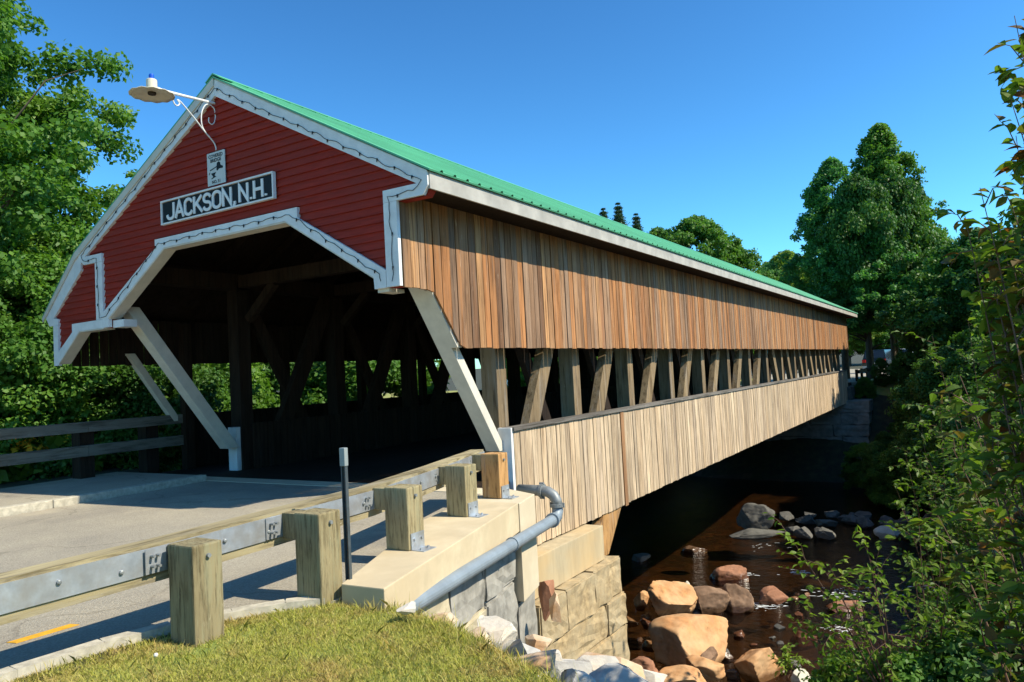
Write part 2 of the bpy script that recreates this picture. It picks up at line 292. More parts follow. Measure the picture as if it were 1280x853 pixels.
# ------------------------------------------------------------------ mesh helpers
def tag(o, label=None, cat=None, group=None, kind=None):
    if label: o['label'] = label
    if cat: o['category'] = cat
    if group: o['group'] = group
    if kind: o['kind'] = kind
    return o
def empty(name, loc, label=None, cat=None, group=None):
    o = bpy.data.objects.new(name, None); COL.objects.link(o); o.location = loc; o.empty_display_size = 0.2
    return tag(o, label, cat, group)
def link(name, me, mat, parent=None):
    o = bpy.data.objects.new(name, me); COL.objects.link(o)
    if mat is not None:
        for x in (mat if isinstance(mat, (list, tuple)) else [mat]): me.materials.append(M[x] if isinstance(x, str) else x)
    if parent is not None:
        o.parent = parent
        p = parent; loc = Vector((0, 0, 0))
        while p is not None: loc += p.location; p = p.parent
        o.location = -loc            # parents are unrotated: geometry is written in world coordinates
    return o
class MB:
    def __init__(s): s.v = []; s.f = []
    def add(s, vs, fs):
        b = len(s.v); s.v += [tuple(x) for x in vs]; s.f += [tuple(i + b for i in f) for f in fs]; return s
    def box(s, x0, x1, y0, y1, z0, z1):
        return s.add([(x0, y0, z0), (x1, y0, z0), (x1, y1, z0), (x0, y1, z0), (x0, y0, z1), (x1, y0, z1), (x1, y1, z1), (x0, y1, z1)],
                     [(0, 3, 2, 1), (4, 5, 6, 7), (0, 1, 5, 4), (1, 2, 6, 5), (2, 3, 7, 6), (3, 0, 4, 7)])
    def hexa(s, b, t):
        n = len(b); return s.add(list(b) + list(t), [tuple(range(n - 1, -1, -1)), tuple(range(n, 2 * n))] + [(i, (i + 1) % n, n + (i + 1) % n, n + i) for i in range(n)])
    def beam(s, p0, p1, wd, ht, up=(0, 0, 1)):
        p0 = Vector(p0); p1 = Vector(p1); d = (p1 - p0).normalized(); side = d.cross(Vector(up)).normalized(); u = side.cross(d)
        def ring(p): return [p + side * (a * wd / 2) + u * (b * ht / 2) for a, b in ((-1, -1), (1, -1), (1, 1), (-1, 1))]
        return s.hexa(ring(p0), ring(p1))
    def prism_y(s, poly, y0, y1):
        # polygon of (x, z); outward faces fixed later
        return s.hexa([(x, y0, z) for x, z in poly], [(x, y1, z) for x, z in poly])
    def prism_x(s, poly, x0, x1): return s.hexa([(x0, y, z) for y, z in poly], [(x1, y, z) for y, z in poly])
    def prism_z(s, poly, z0, z1): return s.hexa([(x, y, z0) for x, y in poly], [(x, y, z1) for x, y in poly])
    def tube(s, pts, r, n=8, cap=True):
        pts = [Vector(p) for p in pts]; rs = r if isinstance(r, (list, tuple)) else [r] * len(pts)
        rings = []; ref = Vector((0.31, 0.17, 0.93))
        for i, p in enumerate(pts):
            d = (pts[min(i + 1, len(pts) - 1)] - pts[max(i - 1, 0)]).normalized()
            if abs(d.dot(ref)) > 0.97: ref = Vector((0.95, 0.2, 0.1))
            a = d.cross(ref).normalized(); b = d.cross(a)
            rings.append([p + (a * math.cos(2 * PI * k / n) + b * math.sin(2 * PI * k / n)) * rs[i] for k in range(n)])
        vs = [v for g in rings for v in g]; fs = []
        for i in range(len(pts) - 1):
            for k in range(n):
                fs.append((i * n + k, i * n + (k + 1) % n, (i + 1) * n + (k + 1) % n, (i + 1) * n + k))
        if cap: fs += [tuple(range(n - 1, -1, -1)), tuple((len(pts) - 1) * n + k for k in range(n))]
        return s.add(vs, fs)
    def lathe(s, prof, c, n=24):
        vs = []; fs = []
        for r, z in prof:
            for k in range(n): vs.append((c[0] + r * math.cos(2 * PI * k / n), c[1] + r * math.sin(2 * PI * k / n), c[2] + z))
        for i in range(len(prof) - 1):
            for k in range(n): fs.append((i * n + k, i * n + (k + 1) % n, (i + 1) * n + (k + 1) % n, (i + 1) * n + k))
        return s.add(vs, fs)
    def bm(s, fix=True):
        b = bmesh.new(); vv = [b.verts.new(v) for v in s.v]
        for f in s.f:
            try: b.faces.new([vv[i] for i in f])
            except ValueError: pass
        if fix: bmesh.ops.recalc_face_normals(b, faces=b.faces)
        return b
    def build(s, name, mat, parent=None, bevel=0, smooth=False, label=None):
        b = s.bm()
        if bevel: bmesh.ops.bevel(b, geom=list(b.edges), offset=bevel, segments=2, affect='EDGES', profile=0.6)
        me = bpy.data.meshes.new(name); b.to_mesh(me); b.free()
        if smooth:
            for p in me.polygons: p.use_smooth = True
        o = link(name, me, mat, parent)
        if label: o['label'] = label
        return o
def fast_mesh(name, verts, faces_loops, per):
    """numpy mesh: verts (n,3), faces (m, per)"""
    me = bpy.data.meshes.new(name); nv = len(verts); nf = len(faces_loops)
    me.vertices.add(nv); me.vertices.foreach_set('co', np.asarray(verts, np.float32).ravel())
    me.loops.add(nf * per); me.loops.foreach_set('vertex_index', np.asarray(faces_loops, np.int32).ravel())
    me.polygons.add(nf); me.polygons.foreach_set('loop_start', np.arange(0, nf * per, per, dtype=np.int32))
    me.update(); me.validate(); return me
def copy_tree(o, parent=None):
    c = o.copy(); COL.objects.link(c)
    if parent is not None: c.parent = parent
    for ch in list(o.children): copy_tree(ch, c)
    return c

# ------------------------------------------------------------------ terrain
WATER = -4.6
def smooth(a, b, x):
    t = min(1, max(0, (x - a) / (b - a))); return t * t * (3 - 2 * t)
EDGE = [(-4.15, 3.9), (-3.35, 3.72), (-2.7, 3.55), (-1.8, 3.15), (-0.9, 2.45), (0.1, 1.5), (1.5, 0.3), (4, -1.5), (12, -6), (60, -30)]
def edge_y(x):
    if x < -4.6: return 7.4 if x > -12.6 else 7.4 + smooth(-12.6, -14, x) * 1.5
    if x < -4.15: return 3.9 + (7.4 - 3.9) * (-4.15 - x) / 0.45
    for (x0, y0), (x1, y1) in zip(EDGE, EDGE[1:]):
        if x <= x1: return y0 + (y1 - y0) * (x - x0) / (x1 - x0)
    return EDGE[-1][1]
def ground(x, y):
    if x > 0.5: s0 = 1 + min(1, (x - .5) / 3) * .7
    else: s0 = 1
    if -12.7 < x < -4.25:
        s = y - 3.9 if y > 7.25 else -1
    else: s = y - edge_y(x)
    if s <= 0: near = 0.03
    else: near = 0.03 - 5.4 * (1 - (1 - min(1, s / (9.0 * s0))) ** 1.55)
    fb = 33 + 0.12 * x * 0 + 1.5 * math.sin(x * 0.21)
    far = -5.4 + 0.6 * smooth(30, 35, y) + 4.8 * smooth(fb + 6.5, fb + 13.5, y) if y > 29 else -5.4
    z = max(near, far)
    if y > 46: z = max(z, 0.0)
    if -5.8 < x < -4 and 45 > y > 38: pass
    z += 0.10 * noise.noise(Vector((x * 0.7, y * 0.7, 0))) * smooth(0, 1.5, s if s > 0 else 0)
    d = math.hypot(x, y)
    if d > 95: z += (d - 95) * 0.012 * (1 + 0.4 * noise.noise(Vector((x * 0.01, y * 0.01, 3))))
    return z
def grid(xs, ys, fz):
    vs = np.array([(x, y, fz(x, y)) for y in ys for x in xs]); nx = len(xs)
    fs = np.array([(j * nx + i, j * nx + i + 1, (j + 1) * nx + i + 1, (j + 1) * nx + i) for j in range(len(ys) - 1) for i in range(nx - 1)])
    return vs, fs
xs = np.unique(np.concatenate([np.linspace(-400, -40, 25), np.arange(-40, -14, 1.0), np.arange(-14, 6, 0.2), np.arange(6, 40, 1.0), np.linspace(40, 400, 25)]))
ys = np.unique(np.concatenate([np.linspace(-200, -20, 15), np.arange(-20, -2, 1.0), np.arange(-2, 18, 0.2), np.arange(18, 60, 0.6), np.arange(60, 120, 4), np.linspace(120, 600, 25)]))
vs, fs = grid(xs, ys, ground)
me = fast_mesh('ground', vs, fs, 4)
for p in me.polygons: p.use_smooth = True
tag(link('ground', me, ['soil', 'bed', 'turf']), kind='structure')
mi = np.zeros(len(fs), np.int32); cz = vs[fs].mean(1)
mi[cz[:, 2] < WATER + 0.15] = 1
ed = np.array([edge_y(x) for x in cz[:, 0]])
mi[(cz[:, 1] < ed + 0.25) & (cz[:, 0] > -4.25)] = 2
mi[(cz[:, 1] > 44) & (cz[:, 1] < 66)] = 2
me.polygons.foreach_set('material_index', mi)
# water sheet
wv, wf = grid(np.linspace(-120, 120, 60), np.linspace(5, 45, 30), lambda x, y: WATER)
tag(link('river_water', fast_mesh('river_water', wv, wf, 4), 'water'), kind='structure')

# road sheets
def sheet(name, poly, z, mat, thick=0.02):
    return tag(MB().prism_z(poly, z - thick, z).build(name, mat), kind='structure')
road_poly = [(-10.38, -30), (-4.62, -30), (-4.52, 0), (-4.46, 2.0), (-4.32, 2.8), (-3.98, 3.4), (-3.7, 3.64), (-3.7, 3.72), (-4.5, 5.6), (-4.72, 6.9), (-4.9, 7.6), (-12.3, 7.6), (-12.3, 7.4), (-10.38, 7.2)]
sheet('road', road_poly, 0.045, 'asphalt', 0.1)
sheet('approach_apron', [(-12.3, 7.604), (-5.35, 7.604), (-5.35, 7.95), (-12.3, 7.95)], 0.052, 'pilaster', 0.1)
sw = MB().prism_z([(-10.58, 5.2), (-10.60, 7.59), (-12.9, 7.59), (-12.9, -30), (-10.75, -30), (-10.62, 4.0)], 0.0, 0.135)
tag(sw.build('sidewalk', 'asphalt', bevel=0.01), kind='structure')
sheet('far_road', [(-12, 44.3), (-5, 44.3), (-4.6, 52), (-2, 64), (14, 78), (60, 95), (60, 104), (10, 87), (-5, 78), (-12, 90), (-26, 160), (-36, 160), (-20, 85), (-14, 62), (-12, 52)], 0.05, 'asphalt', 0.3)
kb = MB()
KP = [(-4.62, -30), (-4.52, 0.0), (-4.46, 2.0), (-4.42, 2.45), (-4.32, 2.82), (-4.16, 3.14), (-3.98, 3.42), (-3.80, 3.60)]
for (x0, y0), (x1, y1) in zip(KP, KP[1:]):
    kb.beam((x0 + .05, y0, 0.022), (x1 + .05, y1 - .004, 0.022), 0.10, 0.12)
tag(kb.build('kerb', 'kerb'), kind='structure')
kb = MB(); kb.beam((-10.50, 5.25, 0.07), (-10.52, 7.59, 0.07), 0.16, 0.15); kb.beam((-10.66, -30, 0.07), (-10.54, 4.3, 0.07), 0.16, 0.15)
kb.beam((-10.54, 4.304, 0.07), (-10.50, 5.246, 0.07), 0.16, 0.16)
tag(kb.build('sidewalk_kerb', 'kerb', bevel=0.012), kind='structure')
tag(MB().prism_z([(-5.02, 2.24), (-4.945, 2.26), (-4.925, 2.62), (-5.0, 2.60)], 0.046, 0.049).build('road_marking', 'yellow'), kind='structure')
tag(MB().box(-5.1, -4.78, 1.55, 1.98, 0.046, 0.052).build('drain_cover', 'brick'), 'rusty iron drain cover in the road by the kerb', 'drain cover')

# ------------------------------------------------------------------ bridge
XR, XC, XL, YG = -5.30, -8.345, -11.32, 6.446
Y0, Y1 = 8.60, 42.35
br = empty('covered_bridge', (XC, 25, 0), 'long wooden covered bridge with red gable end, white trim and green metal roof', 'covered bridge')

def clap(poly, y, pitch, parent, name):
    b = bmesh.new(); f = b.faces.new([b.verts.new((x, y, z)) for x, z in poly]); f.normal_update(); bmesh.ops.triangulate(b, faces=[f], quad_method='FIXED', ngon_method='EAR_CLIP')
    zmin = min(z for _, z in poly); zmax = max(z for _, z in poly); z = zmin + pitch * 0.6
    rows = [zmin]
    while z < zmax:
        bmesh.ops.bisect_plane(b, geom=list(b.verts) + list(b.edges) + list(b.faces), plane_co=(0, 0, z), plane_no=(0, 0, 1)); rows.append(z); z += pitch
    bmesh.ops.split_edges(b, edges=list(b.edges))
    led = MB()
    for f in b.faces:
        c = f.calc_center_median().z; r = max(q for q in rows if q <= c + 1e-6)
        lo = []
        for v in f.verts:
            t = (v.co.z - r) / pitch; v.co.y = y - 0.026 * (1 - t)
            if abs(v.co.z - r) < 1e-4: lo.append(v.co.copy())
        if len(lo) == 2:
            a, c2 = lo; led.add([a, c2, (c2.x, y + 0.004, c2.z), (a.x, y + 0.004, a.z)], [(0, 1, 2, 3)])
    for f in b.faces:
        if f.normal.y > 0: f.normal_flip()
    me = bpy.data.meshes.new(name); b.to_mesh(me); b.free()
    b2 = bmesh.new(); b2.from_mesh(me); vv = [b2.verts.new(v) for v in led.v]
    for f in led.f: b2.faces.new([vv[i] for i in f])
    b2.to_mesh(me); b2.free()
    return link(name, me, 'red', parent)
GP = [(-5.34, 2.545), (-5.34, 3.50), (-4.92, 3.50), (-4.87, 3.56), (-4.87, 3.72), (XC, 5.62), (-11.84, 3.72), (-12.79, 2.84), (-12.66, 2.67), (-12.55, 2.67), (-12.55, 2.04),
      (-12.41, 2.06), (-11.8, 2.525), (-11.05, 2.525), (-11.0, 2.665), (-9.56, 3.545), (-7.09, 3.545), (-5.68, 2.685), (-5.67, 2.545)]
gw = clap(GP, YG, 0.1, br, 'gable_wall')
MB().prism_y([(x * 0.9999, z - 0.003) for x, z in GP], YG + 0.012, YG + 0.12).build('gable_backing', 'red', br)
# white trim
FY, BY = YG - 0.055, YG - 0.005
def trim(name, poly, y0=FY, y1=BY, mat='white'): return MB().prism_y(poly, y0, y1).build(name, mat, br)
trim('rake_trim', [(XC, 5.65), (-4.85, 3.755), (-4.85, 3.6), (-4.92, 3.5), (-5.49, 3.5), (-5.49, 3.64), (-5.0, 3.64), (XC, 5.43)])
trim('rake_trim', [(XC - .002, 5.65), (XC - .002, 5.43), (-11.58, 3.665), (-11.13, 3.665), (-11.13, 3.54), (-11.62, 3.54), (-11.70, 3.60), (-11.845, 3.755)])
trim('corner_trim', [(-5.49, 2.545), (-5.30, 2.545), (-5.30, 3.497), (-5.49, 3.497)])
trim('corner_trim', [(-11.32, 2.653), (-11.13, 2.653), (-11.13, 3.537), (-11.32, 3.537)], FY + .003)
trim('walkway_rake_trim', [(-11.85, 3.75), (-12.81, 2.84), (-12.68, 2.66), (-12.42, 2.66), (-12.42, 2.76), (-12.55, 2.78), (-11.72, 3.46), (-11.705, 3.598)], FY + .004)
ARCH = [(-9.77, 3.68), (-6.87, 3.68), (-6.87, 3.547), (-5.495, 2.74), (-5.495, 2.54), (-5.67, 2.54), (-5.68, 2.68), (-7.09, 3.54), (-9.56, 3.54), (-10.98, 2.66), (-10.98, 2.52), (-11.13, 2.52), (-11.13, 2.75), (-9.77, 3.56)]
trim('arch_trim', ARCH, FY - .003)
trim('walkway_arch_trim', [(-11.134, 2.65), (-12.0, 2.645), (-12.0, 2.515), (-12.418, 2.225), (-12.418, 2.04), (-11.8, 2.52), (-11.134, 2.52)], FY - .002)
trim('walkway_corner_trim', [(-12.56, 2.01), (-12.42, 2.01), (-12.42, 2.657), (-12.56, 2.657)], FY + .001)
# painted reveals under the arch
rv = MB()
for a, b_ in (((-5.68, 2.68), (-7.09, 3.54)), ((-7.09, 3.54), (-9.56, 3.54)), ((-9.56, 3.54), (-10.98, 2.66)), ((-11.134, 2.52), (-11.8, 2.52)), ((-11.8, 2.52), (-12.41, 2.05))):
    rv.hexa([(a[0], FY + .004, a[1] - .02), (b_[0], FY + .004, b_[1] - .02), (b_[0], YG + .13, b_[1] - .02), (a[0], YG + .13, a[1] - .02)],
            [(a[0], FY + .004, a[1] - .002), (b_[0], FY + .004, b_[1] - .002), (b_[0], YG + .13, b_[1] - .002), (a[0], YG + .13, a[1] - .002)])
rv.build('arch_reveal', 'cream', br)
MB().box(-5.67, -5.50, YG - .004, YG + .26, 2.50, 2.54).build('bracket_block', 'cream', br)
MB().box(-10.98, -10.70, YG + .01, YG + .22, 2.51, 2.62).build('bracket_block', 'white', br)

# vertical boards on the walls
def wall_boards(name, x, ya, yb, zb, zt, mat, out=1, wd=0.15, th=0.028):
    mb = MB(); y = ya; k = 0
    while y < yb - 0.02:
        w_ = wd * random.uniform(0.82, 1.18); e = min(y + w_, yb); g = random.uniform(0.009, 0.020)
        o_ = random.uniform(-0.004, 0.006) * out
        b0 = zb(y + g); b1 = zb(e); t0 = zt(y + g); t1 = zt(e); j = random.uniform(-0.008, 0.008)
        xa, xb_ = x - th * out + o_, x + o_
        mb.hexa([(xa, y + g, b0 + j), (xb_, y + g, b0 + j), (xb_, e, b1 + j), (xa, e, b1 + j)], [(xa, y + g, t0), (xb_, y + g, t0), (xb_, e, t1), (xa, e, t1)])
        y = e; k += 1
    return mb.build(name, mat, br)
def up_bot(y):
    if y < 7.0: return 2.54
    if y < 7.53: return 2.54 - (y - 7.0) / 0.53 * 0.69
    return 1.85
wall_boards('upper_siding', XR, YG + 0.01, 43.6, up_bot, lambda y: 3.60, 'upper')
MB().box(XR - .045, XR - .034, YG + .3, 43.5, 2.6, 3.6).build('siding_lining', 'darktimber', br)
wall_boards('lower_siding', XR, 8.63, 12.28, lambda y: -0.93, lambda y: 0.715, 'lower')
MB().box(XR - .03, XR + .016, 12.285, 12.42, -0.95, 0.71).build('batten', 'upper', br)
wall_boards('lower_siding', XR, 12.425, Y1, lambda y: -0.91, lambda y: 0.715, 'lower')
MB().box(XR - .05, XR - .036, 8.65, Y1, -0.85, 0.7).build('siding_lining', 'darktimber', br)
sm = MB(); yy = 8.60
while yy < Y1:
    e = min(yy + 4.8, Y1); sm.box(XR - 0.16, XR + 0.035, yy + .004, e, 0.722, 0.765 + random.uniform(0, .012)); yy = e
sm.build('sill_plank', 'sill', br)
# white corner boxes at the portal
MB().box(XR - .21, XR + .004, 8.565, 8.625, -0.2, 0.765).build('portal_box', 'white', br, bevel=0.006)
MB().box(XL + .10, XL + .32, 8.62, 8.86, 0.05, 0.81).build('portal_box', 'white', br, bevel=0.006)
# portal braces
def side_brace(name, x0, x1, p0, p1, wy, mat):
    (ya, za), (yb, zb) = p0, p1
    MB().hexa([(x0, ya, za), (x1, ya, za), (x1, ya + wy, za), (x0, ya + wy, za)], [(x0, yb, zb), (x1, yb, zb), (x1, yb + wy, zb), (x0, yb + wy, zb)]).build(name, mat, br, bevel=0.005)
side_brace('portal_brace', XR - .35, XR - .132, (8.477, 0.46), (6.957, 2.60), 0.16, 'cream')
side_brace('brace_filler', XR - .131, XR - .032, (7.478, 1.855), (6.985, 2.538), 0.10, 'cream')
side_brace('portal_brace', XL + .16, XL + .38, (8.40, 0.46), (6.62, 2.84), 0.24, 'cream')
side_brace('portal_brace', -12.58, -12.46, (8.42, 0.95), (7.56, 2.2), 0.15, 'cream')

# trusses: posts and diagonals on both sides
PY = [8.84 + 2.36 * k for k in range(15)]
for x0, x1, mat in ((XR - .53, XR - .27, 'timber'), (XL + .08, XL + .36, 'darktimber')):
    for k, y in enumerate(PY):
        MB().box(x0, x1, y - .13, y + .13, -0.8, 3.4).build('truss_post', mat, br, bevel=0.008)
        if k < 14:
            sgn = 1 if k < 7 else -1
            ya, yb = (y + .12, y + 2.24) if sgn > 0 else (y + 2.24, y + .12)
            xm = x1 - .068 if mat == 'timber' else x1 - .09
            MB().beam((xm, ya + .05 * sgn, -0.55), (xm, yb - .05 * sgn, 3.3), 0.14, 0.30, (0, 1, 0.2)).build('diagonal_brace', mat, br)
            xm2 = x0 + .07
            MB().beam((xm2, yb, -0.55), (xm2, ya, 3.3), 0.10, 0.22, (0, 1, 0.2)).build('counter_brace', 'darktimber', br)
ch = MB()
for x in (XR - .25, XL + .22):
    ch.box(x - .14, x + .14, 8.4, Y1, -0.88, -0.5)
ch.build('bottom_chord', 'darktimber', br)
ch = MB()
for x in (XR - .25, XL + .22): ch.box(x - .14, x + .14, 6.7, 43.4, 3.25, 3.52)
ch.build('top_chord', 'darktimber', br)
# inner boarding of left truss and walkway wall
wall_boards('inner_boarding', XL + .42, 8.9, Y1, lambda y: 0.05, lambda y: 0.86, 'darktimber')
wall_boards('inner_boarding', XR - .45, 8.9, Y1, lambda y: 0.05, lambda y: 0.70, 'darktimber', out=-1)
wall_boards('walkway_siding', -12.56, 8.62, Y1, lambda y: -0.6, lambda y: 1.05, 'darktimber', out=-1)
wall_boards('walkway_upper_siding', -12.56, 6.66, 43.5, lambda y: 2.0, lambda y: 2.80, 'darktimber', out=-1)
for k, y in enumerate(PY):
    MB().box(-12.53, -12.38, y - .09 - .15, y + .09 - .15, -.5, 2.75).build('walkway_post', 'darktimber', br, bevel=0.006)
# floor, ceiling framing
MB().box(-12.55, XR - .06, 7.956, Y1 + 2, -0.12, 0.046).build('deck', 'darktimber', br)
fb = MB()
for k in range(24): fb.box(-12.4, XR - .1, 9 + k * 1.42, 9.22 + k * 1.42, -0.5, -0.13)
fb.build('floor_beams', 'darktimber', br)
for k in range(15):
    y = PY[k]
    MB().box(XL + .1, XR - .1, y - .1, y + .1, 3.28, 3.5).build('tie_beam', 'darktimber', br)
    MB().beam((XL + .5, y, 2.7), (XL + 1.2, y, 3.3), .12, .14).build('knee_brace', 'darktimber', br)
    MB().beam((XR - .5, y, 2.7), (XR - 1.2, y, 3.3), .12, .14).build('knee_brace', 'darktimber', br)
for k in range(38):
    y = 6.8 + k * 0.98
    r_ = MB(); r_.beam((XC, y, 5.50), (-5.0, y, 3.68), .06, .14); r_.beam((XC, y, 5.50), (-11.75, y, 3.63), .06, .14)
    r_.build('rafter', 'darktimber', br)

# roof: ribbed metal, right slope, left slope, walkway slope
RY0, RY1 = YG - .075, 44.5
def ribbed(pa, pb, nrib=152, th=0.022):
    mb = MB(); (xa, za), (xb, zb) = pa, pb
    L = math.hypot(xb - xa, zb - za); nx, nz = -(zb - za) / L, (xb - xa) / L
    if nz < 0: nx, nz = -nx, -nz
    st = (RY1 - RY0) / nrib; prof = []
    for i in range(nrib):
        y = RY0 + i * st
        prof += [(y, 0), (y + st * .74, 0), (y + st * .82, th), (y + st * .92, th)]
    prof.append((RY1, 0))
    vs = []
    for y, h in prof: vs += [(xa + nx * h, y, za + nz * h), (xb + nx * h, y, zb + nz * h)]
    n = len(prof); fs = [(2 * i, 2 * i + 1, 2 * i + 3, 2 * i + 2) for i in range(n - 1)]
    base = len(vs); d = 0.02
    vs += [(xa - nx * d, RY0, za - nz * d), (xb - nx * d, RY0, zb - nz * d), (xa - nx * d, RY1, za - nz * d), (xb - nx * d, RY1, zb - nz * d)]
    fs += [(base, base + 1, base + 3, base + 2), (0, 1, base + 1, base), (2 * n - 2, 2 * n - 1, base + 3, base + 2), (1, base + 1, base + 3, 2 * n - 1)]
    return mb.add(vs, fs)
rf = ribbed((XC, 5.695), (-4.80, 3.765)).build('roof', 'roof', br)
o = ribbed((XC - .005, 5.695), (-11.86, 3.775)); o2 = ribbed((-11.86, 3.775), (-12.86, 2.83)); o.add(o2.v, o2.f); o.build('roof', 'roof', br)
MB().prism_y([(XC - .16, 5.64), (XC, 5.735), (XC + .16, 5.64), (XC + .15, 5.63), (XC, 5.715), (XC - .15, 5.63)], RY0 - .005, RY1).build('ridge_cap', 'roof', rf)
MB().prism_y([(XC, 5.67), (-4.86, 3.765), (-4.86, 3.68), (XC, 5.585)], RY0 + .025, RY0 + .05).build('roof_edge', 'cream', rf)
MB().prism_y([(XC - .003, 5.67), (XC - .003, 5.56), (-11.86, 3.64), (-12.84, 2.74), (-12.86, 2.81), (-11.86, 3.755)], RY0 + .0, YG - .058).build('roof_edge', 'cream', br)
MB().box(-4.862, -4.835, YG - .03, 44.4, 3.562, 3.752).build('fascia', 'fasciapaint', br)
MB().box(XR + .004, -4.866, YG + .02, 44.3, 3.585, 3.605).build('soffit', 'darktimber', br)
sk = MB(); sk.prism_y([(XC, 5.665), (-4.9, 3.775), (-4.9, 3.755), (XC, 5.645)], YG + .21, 44.3); sk.prism_y([(XC - .004, 5.66), (XC - .004, 5.64), (-11.8, 3.755), (-11.8, 3.775)], YG + .21, 44.3)
sk.prism_y([(-11.8, 3.74), (-12.82, 2.775), (-12.82, 2.80), (-11.8, 3.765)], YG + .21, 44.3); sk.build('roof_sheathing', 'darktimber', br)
# rear gable
MB().prism_y([(-5.34, 2.55), (-5.34, 3.5), (-4.9, 3.55), (XC, 5.6), (-11.8, 3.7), (-12.6, 2.9), (-12.5, 2.1), (-11.0, 2.6), (-9.56, 3.55), (-7.1, 3.55), (-5.7, 2.7)], 43.62, 43.72).build('rear_gable', 'red', br)
MB().box(-12.5, -12.3, 42.4, 42.6, 0, 2.1).build('walkway_post', 'darktimber', br)
# bracket under lower siding by the seat
MB().hexa([(XR - .2, 10.75, -1.62), (XR - .03, 10.75, -1.62), (XR - .03, 11.55, -1.62), (XR - .2, 11.55, -1.62)], [(XR - .2, 11.45, -.93), (XR - .03, 11.45, -.93), (XR - .03, 12.2, -.93), (XR - .2, 12.2, -.93)]).build('bearing_brace', 'newpost', br)

# ------------------------------------------------------------------ text as mesh
def text_mesh(body, size, ext, origin, xdir, zdir, name, mat, parent, sx=1.0, bold=0.0):
    cu = bpy.data.curves.new(name, 'FONT'); cu.body = body; cu.size = size; cu.extrude = ext; cu.align_x = 'CENTER'; cu.align_y = 'CENTER'; cu.offset = bold; cu.resolution_u = 4
    t = bpy.data.objects.new(name, cu); COL.objects.link(t)
    dg = bpy.context.evaluated_depsgraph_get(); me = bpy.data.meshes.new_from_object(t.evaluated_get(dg))
    bpy.data.objects.remove(t); bpy.data.curves.remove(cu)
    X = Vector(xdir).normalized(); Z = Vector(zdir).normalized(); Y = X.cross(Z) * -1
    o3 = Vector(origin); nrm = X.cross(Z)
    for v in me.vertices:
        c = v.co.copy(); v.co = o3 + X * (c.x * sx) + Z * c.y + nrm * c.z
    return link(name, me, mat, parent)
def stroke(mb, pts, wd, y0, y1):
    """flat lettering stroke in the x-z plane, one mitred ribbon"""
    P = [Vector(p) for p in pts]; P = [p for i, p in enumerate(P) if i == 0 or (p - P[i - 1]).length > 1e-5]; n = len(P)
    closed = n > 6 and (P[0] - P[-1]).length < 1e-4
    if closed: P = P[:-1]; n -= 1
    D = [(P[(i + 1) % n] - P[i]).normalized() for i in range(n if closed else n - 1)]; L_, R_ = [], []
    for i in range(n):
        if closed: d0, d1 = D[i - 1], D[i]
        else: d0, d1 = D[max(0, i - 1)], D[min(n - 2, i)]
        m_ = (d0 + d1); m_ = m_.normalized() if m_.length > 1e-4 else d0; nn = Vector((-m_.y, m_.x)); k_ = wd / 2 / max(.35, nn.dot(Vector((-d0.y, d0.x))))
        e = Vector((0, 0))
        if not closed and i == 0: e = -d0 * wd * .25
        if not closed and i == n - 1: e = d1 * wd * .25
        L_.append(P[i] + nn * k_ + e); R_.append(P[i] - nn * k_ + e)
    vs = []
    for a_, b_ in zip(L_, R_): vs += [(a_.x, y0, a_.y), (b_.x, y0, b_.y), (b_.x, y1, b_.y), (a_.x, y1, a_.y)]
    fs = []
    for i in range(n if closed else n - 1):
        j = (i + 1) % n
        for k in range(4): fs.append((4 * i + k, 4 * i + (k + 1) % 4, 4 * j + (k + 1) % 4, 4 * j + k))
    if not closed: fs += [(0, 1, 2, 3), tuple(4 * (n - 1) + k for k in range(4))]
    mb.add(vs, fs)
def arc(cx, cz, rx, rz, a0, a1, n=10): return [(cx + rx * math.cos(math.radians(a0 + (a1 - a0) * i / n)), cz + rz * math.sin(math.radians(a0 + (a1 - a0) * i / n))) for i in range(n + 1)]
GL = {
 'J': [[(0.62, 1), (0.62, .25)] + arc(.33, .25, .29, .25, 0, -180, 8)],
 'A': [[(0, 0), (.34, 1), (.68, 0)], [(.13, .32), (.55, .32)]],
 'C': [arc(.33, .72, .31, .28, 20, 180, 8) + arc(.33, .28, .31, .28, 180, 340, 8)],
 'K': [[(0, 0), (0, 1)], [(.62, 1), (.02, .42)], [(.2, .58), (.66, 0)]],
 'S': [arc(.32, .74, .28, .26, 20, 180, 8) + arc(.32, .74, .28, .24, 180, 270, 5)[1:] + arc(.32, .26, .30, .24, 90, 0, 5)[1:] + arc(.32, .26, .30, .26, 0, -160, 8)[1:]],
 'O': [arc(.33, .72, .32, .28, 0, 180, 10) + arc(.33, .28, .32, .28, 180, 360, 10) + [(.65, .72)]],
 'N': [[(0, 0), (0, 1), (.62, 0), (.62, 1)]],
 'H': [[(0, 0), (0, 1)], [(.62, 0), (.62, 1)], [(0, .5), (.62, .5)]],
 ',': [[(.08, .06), (.08, -.04), (.0, -.2)]], '.': [[(.05, .03), (.05, .05)]],
}
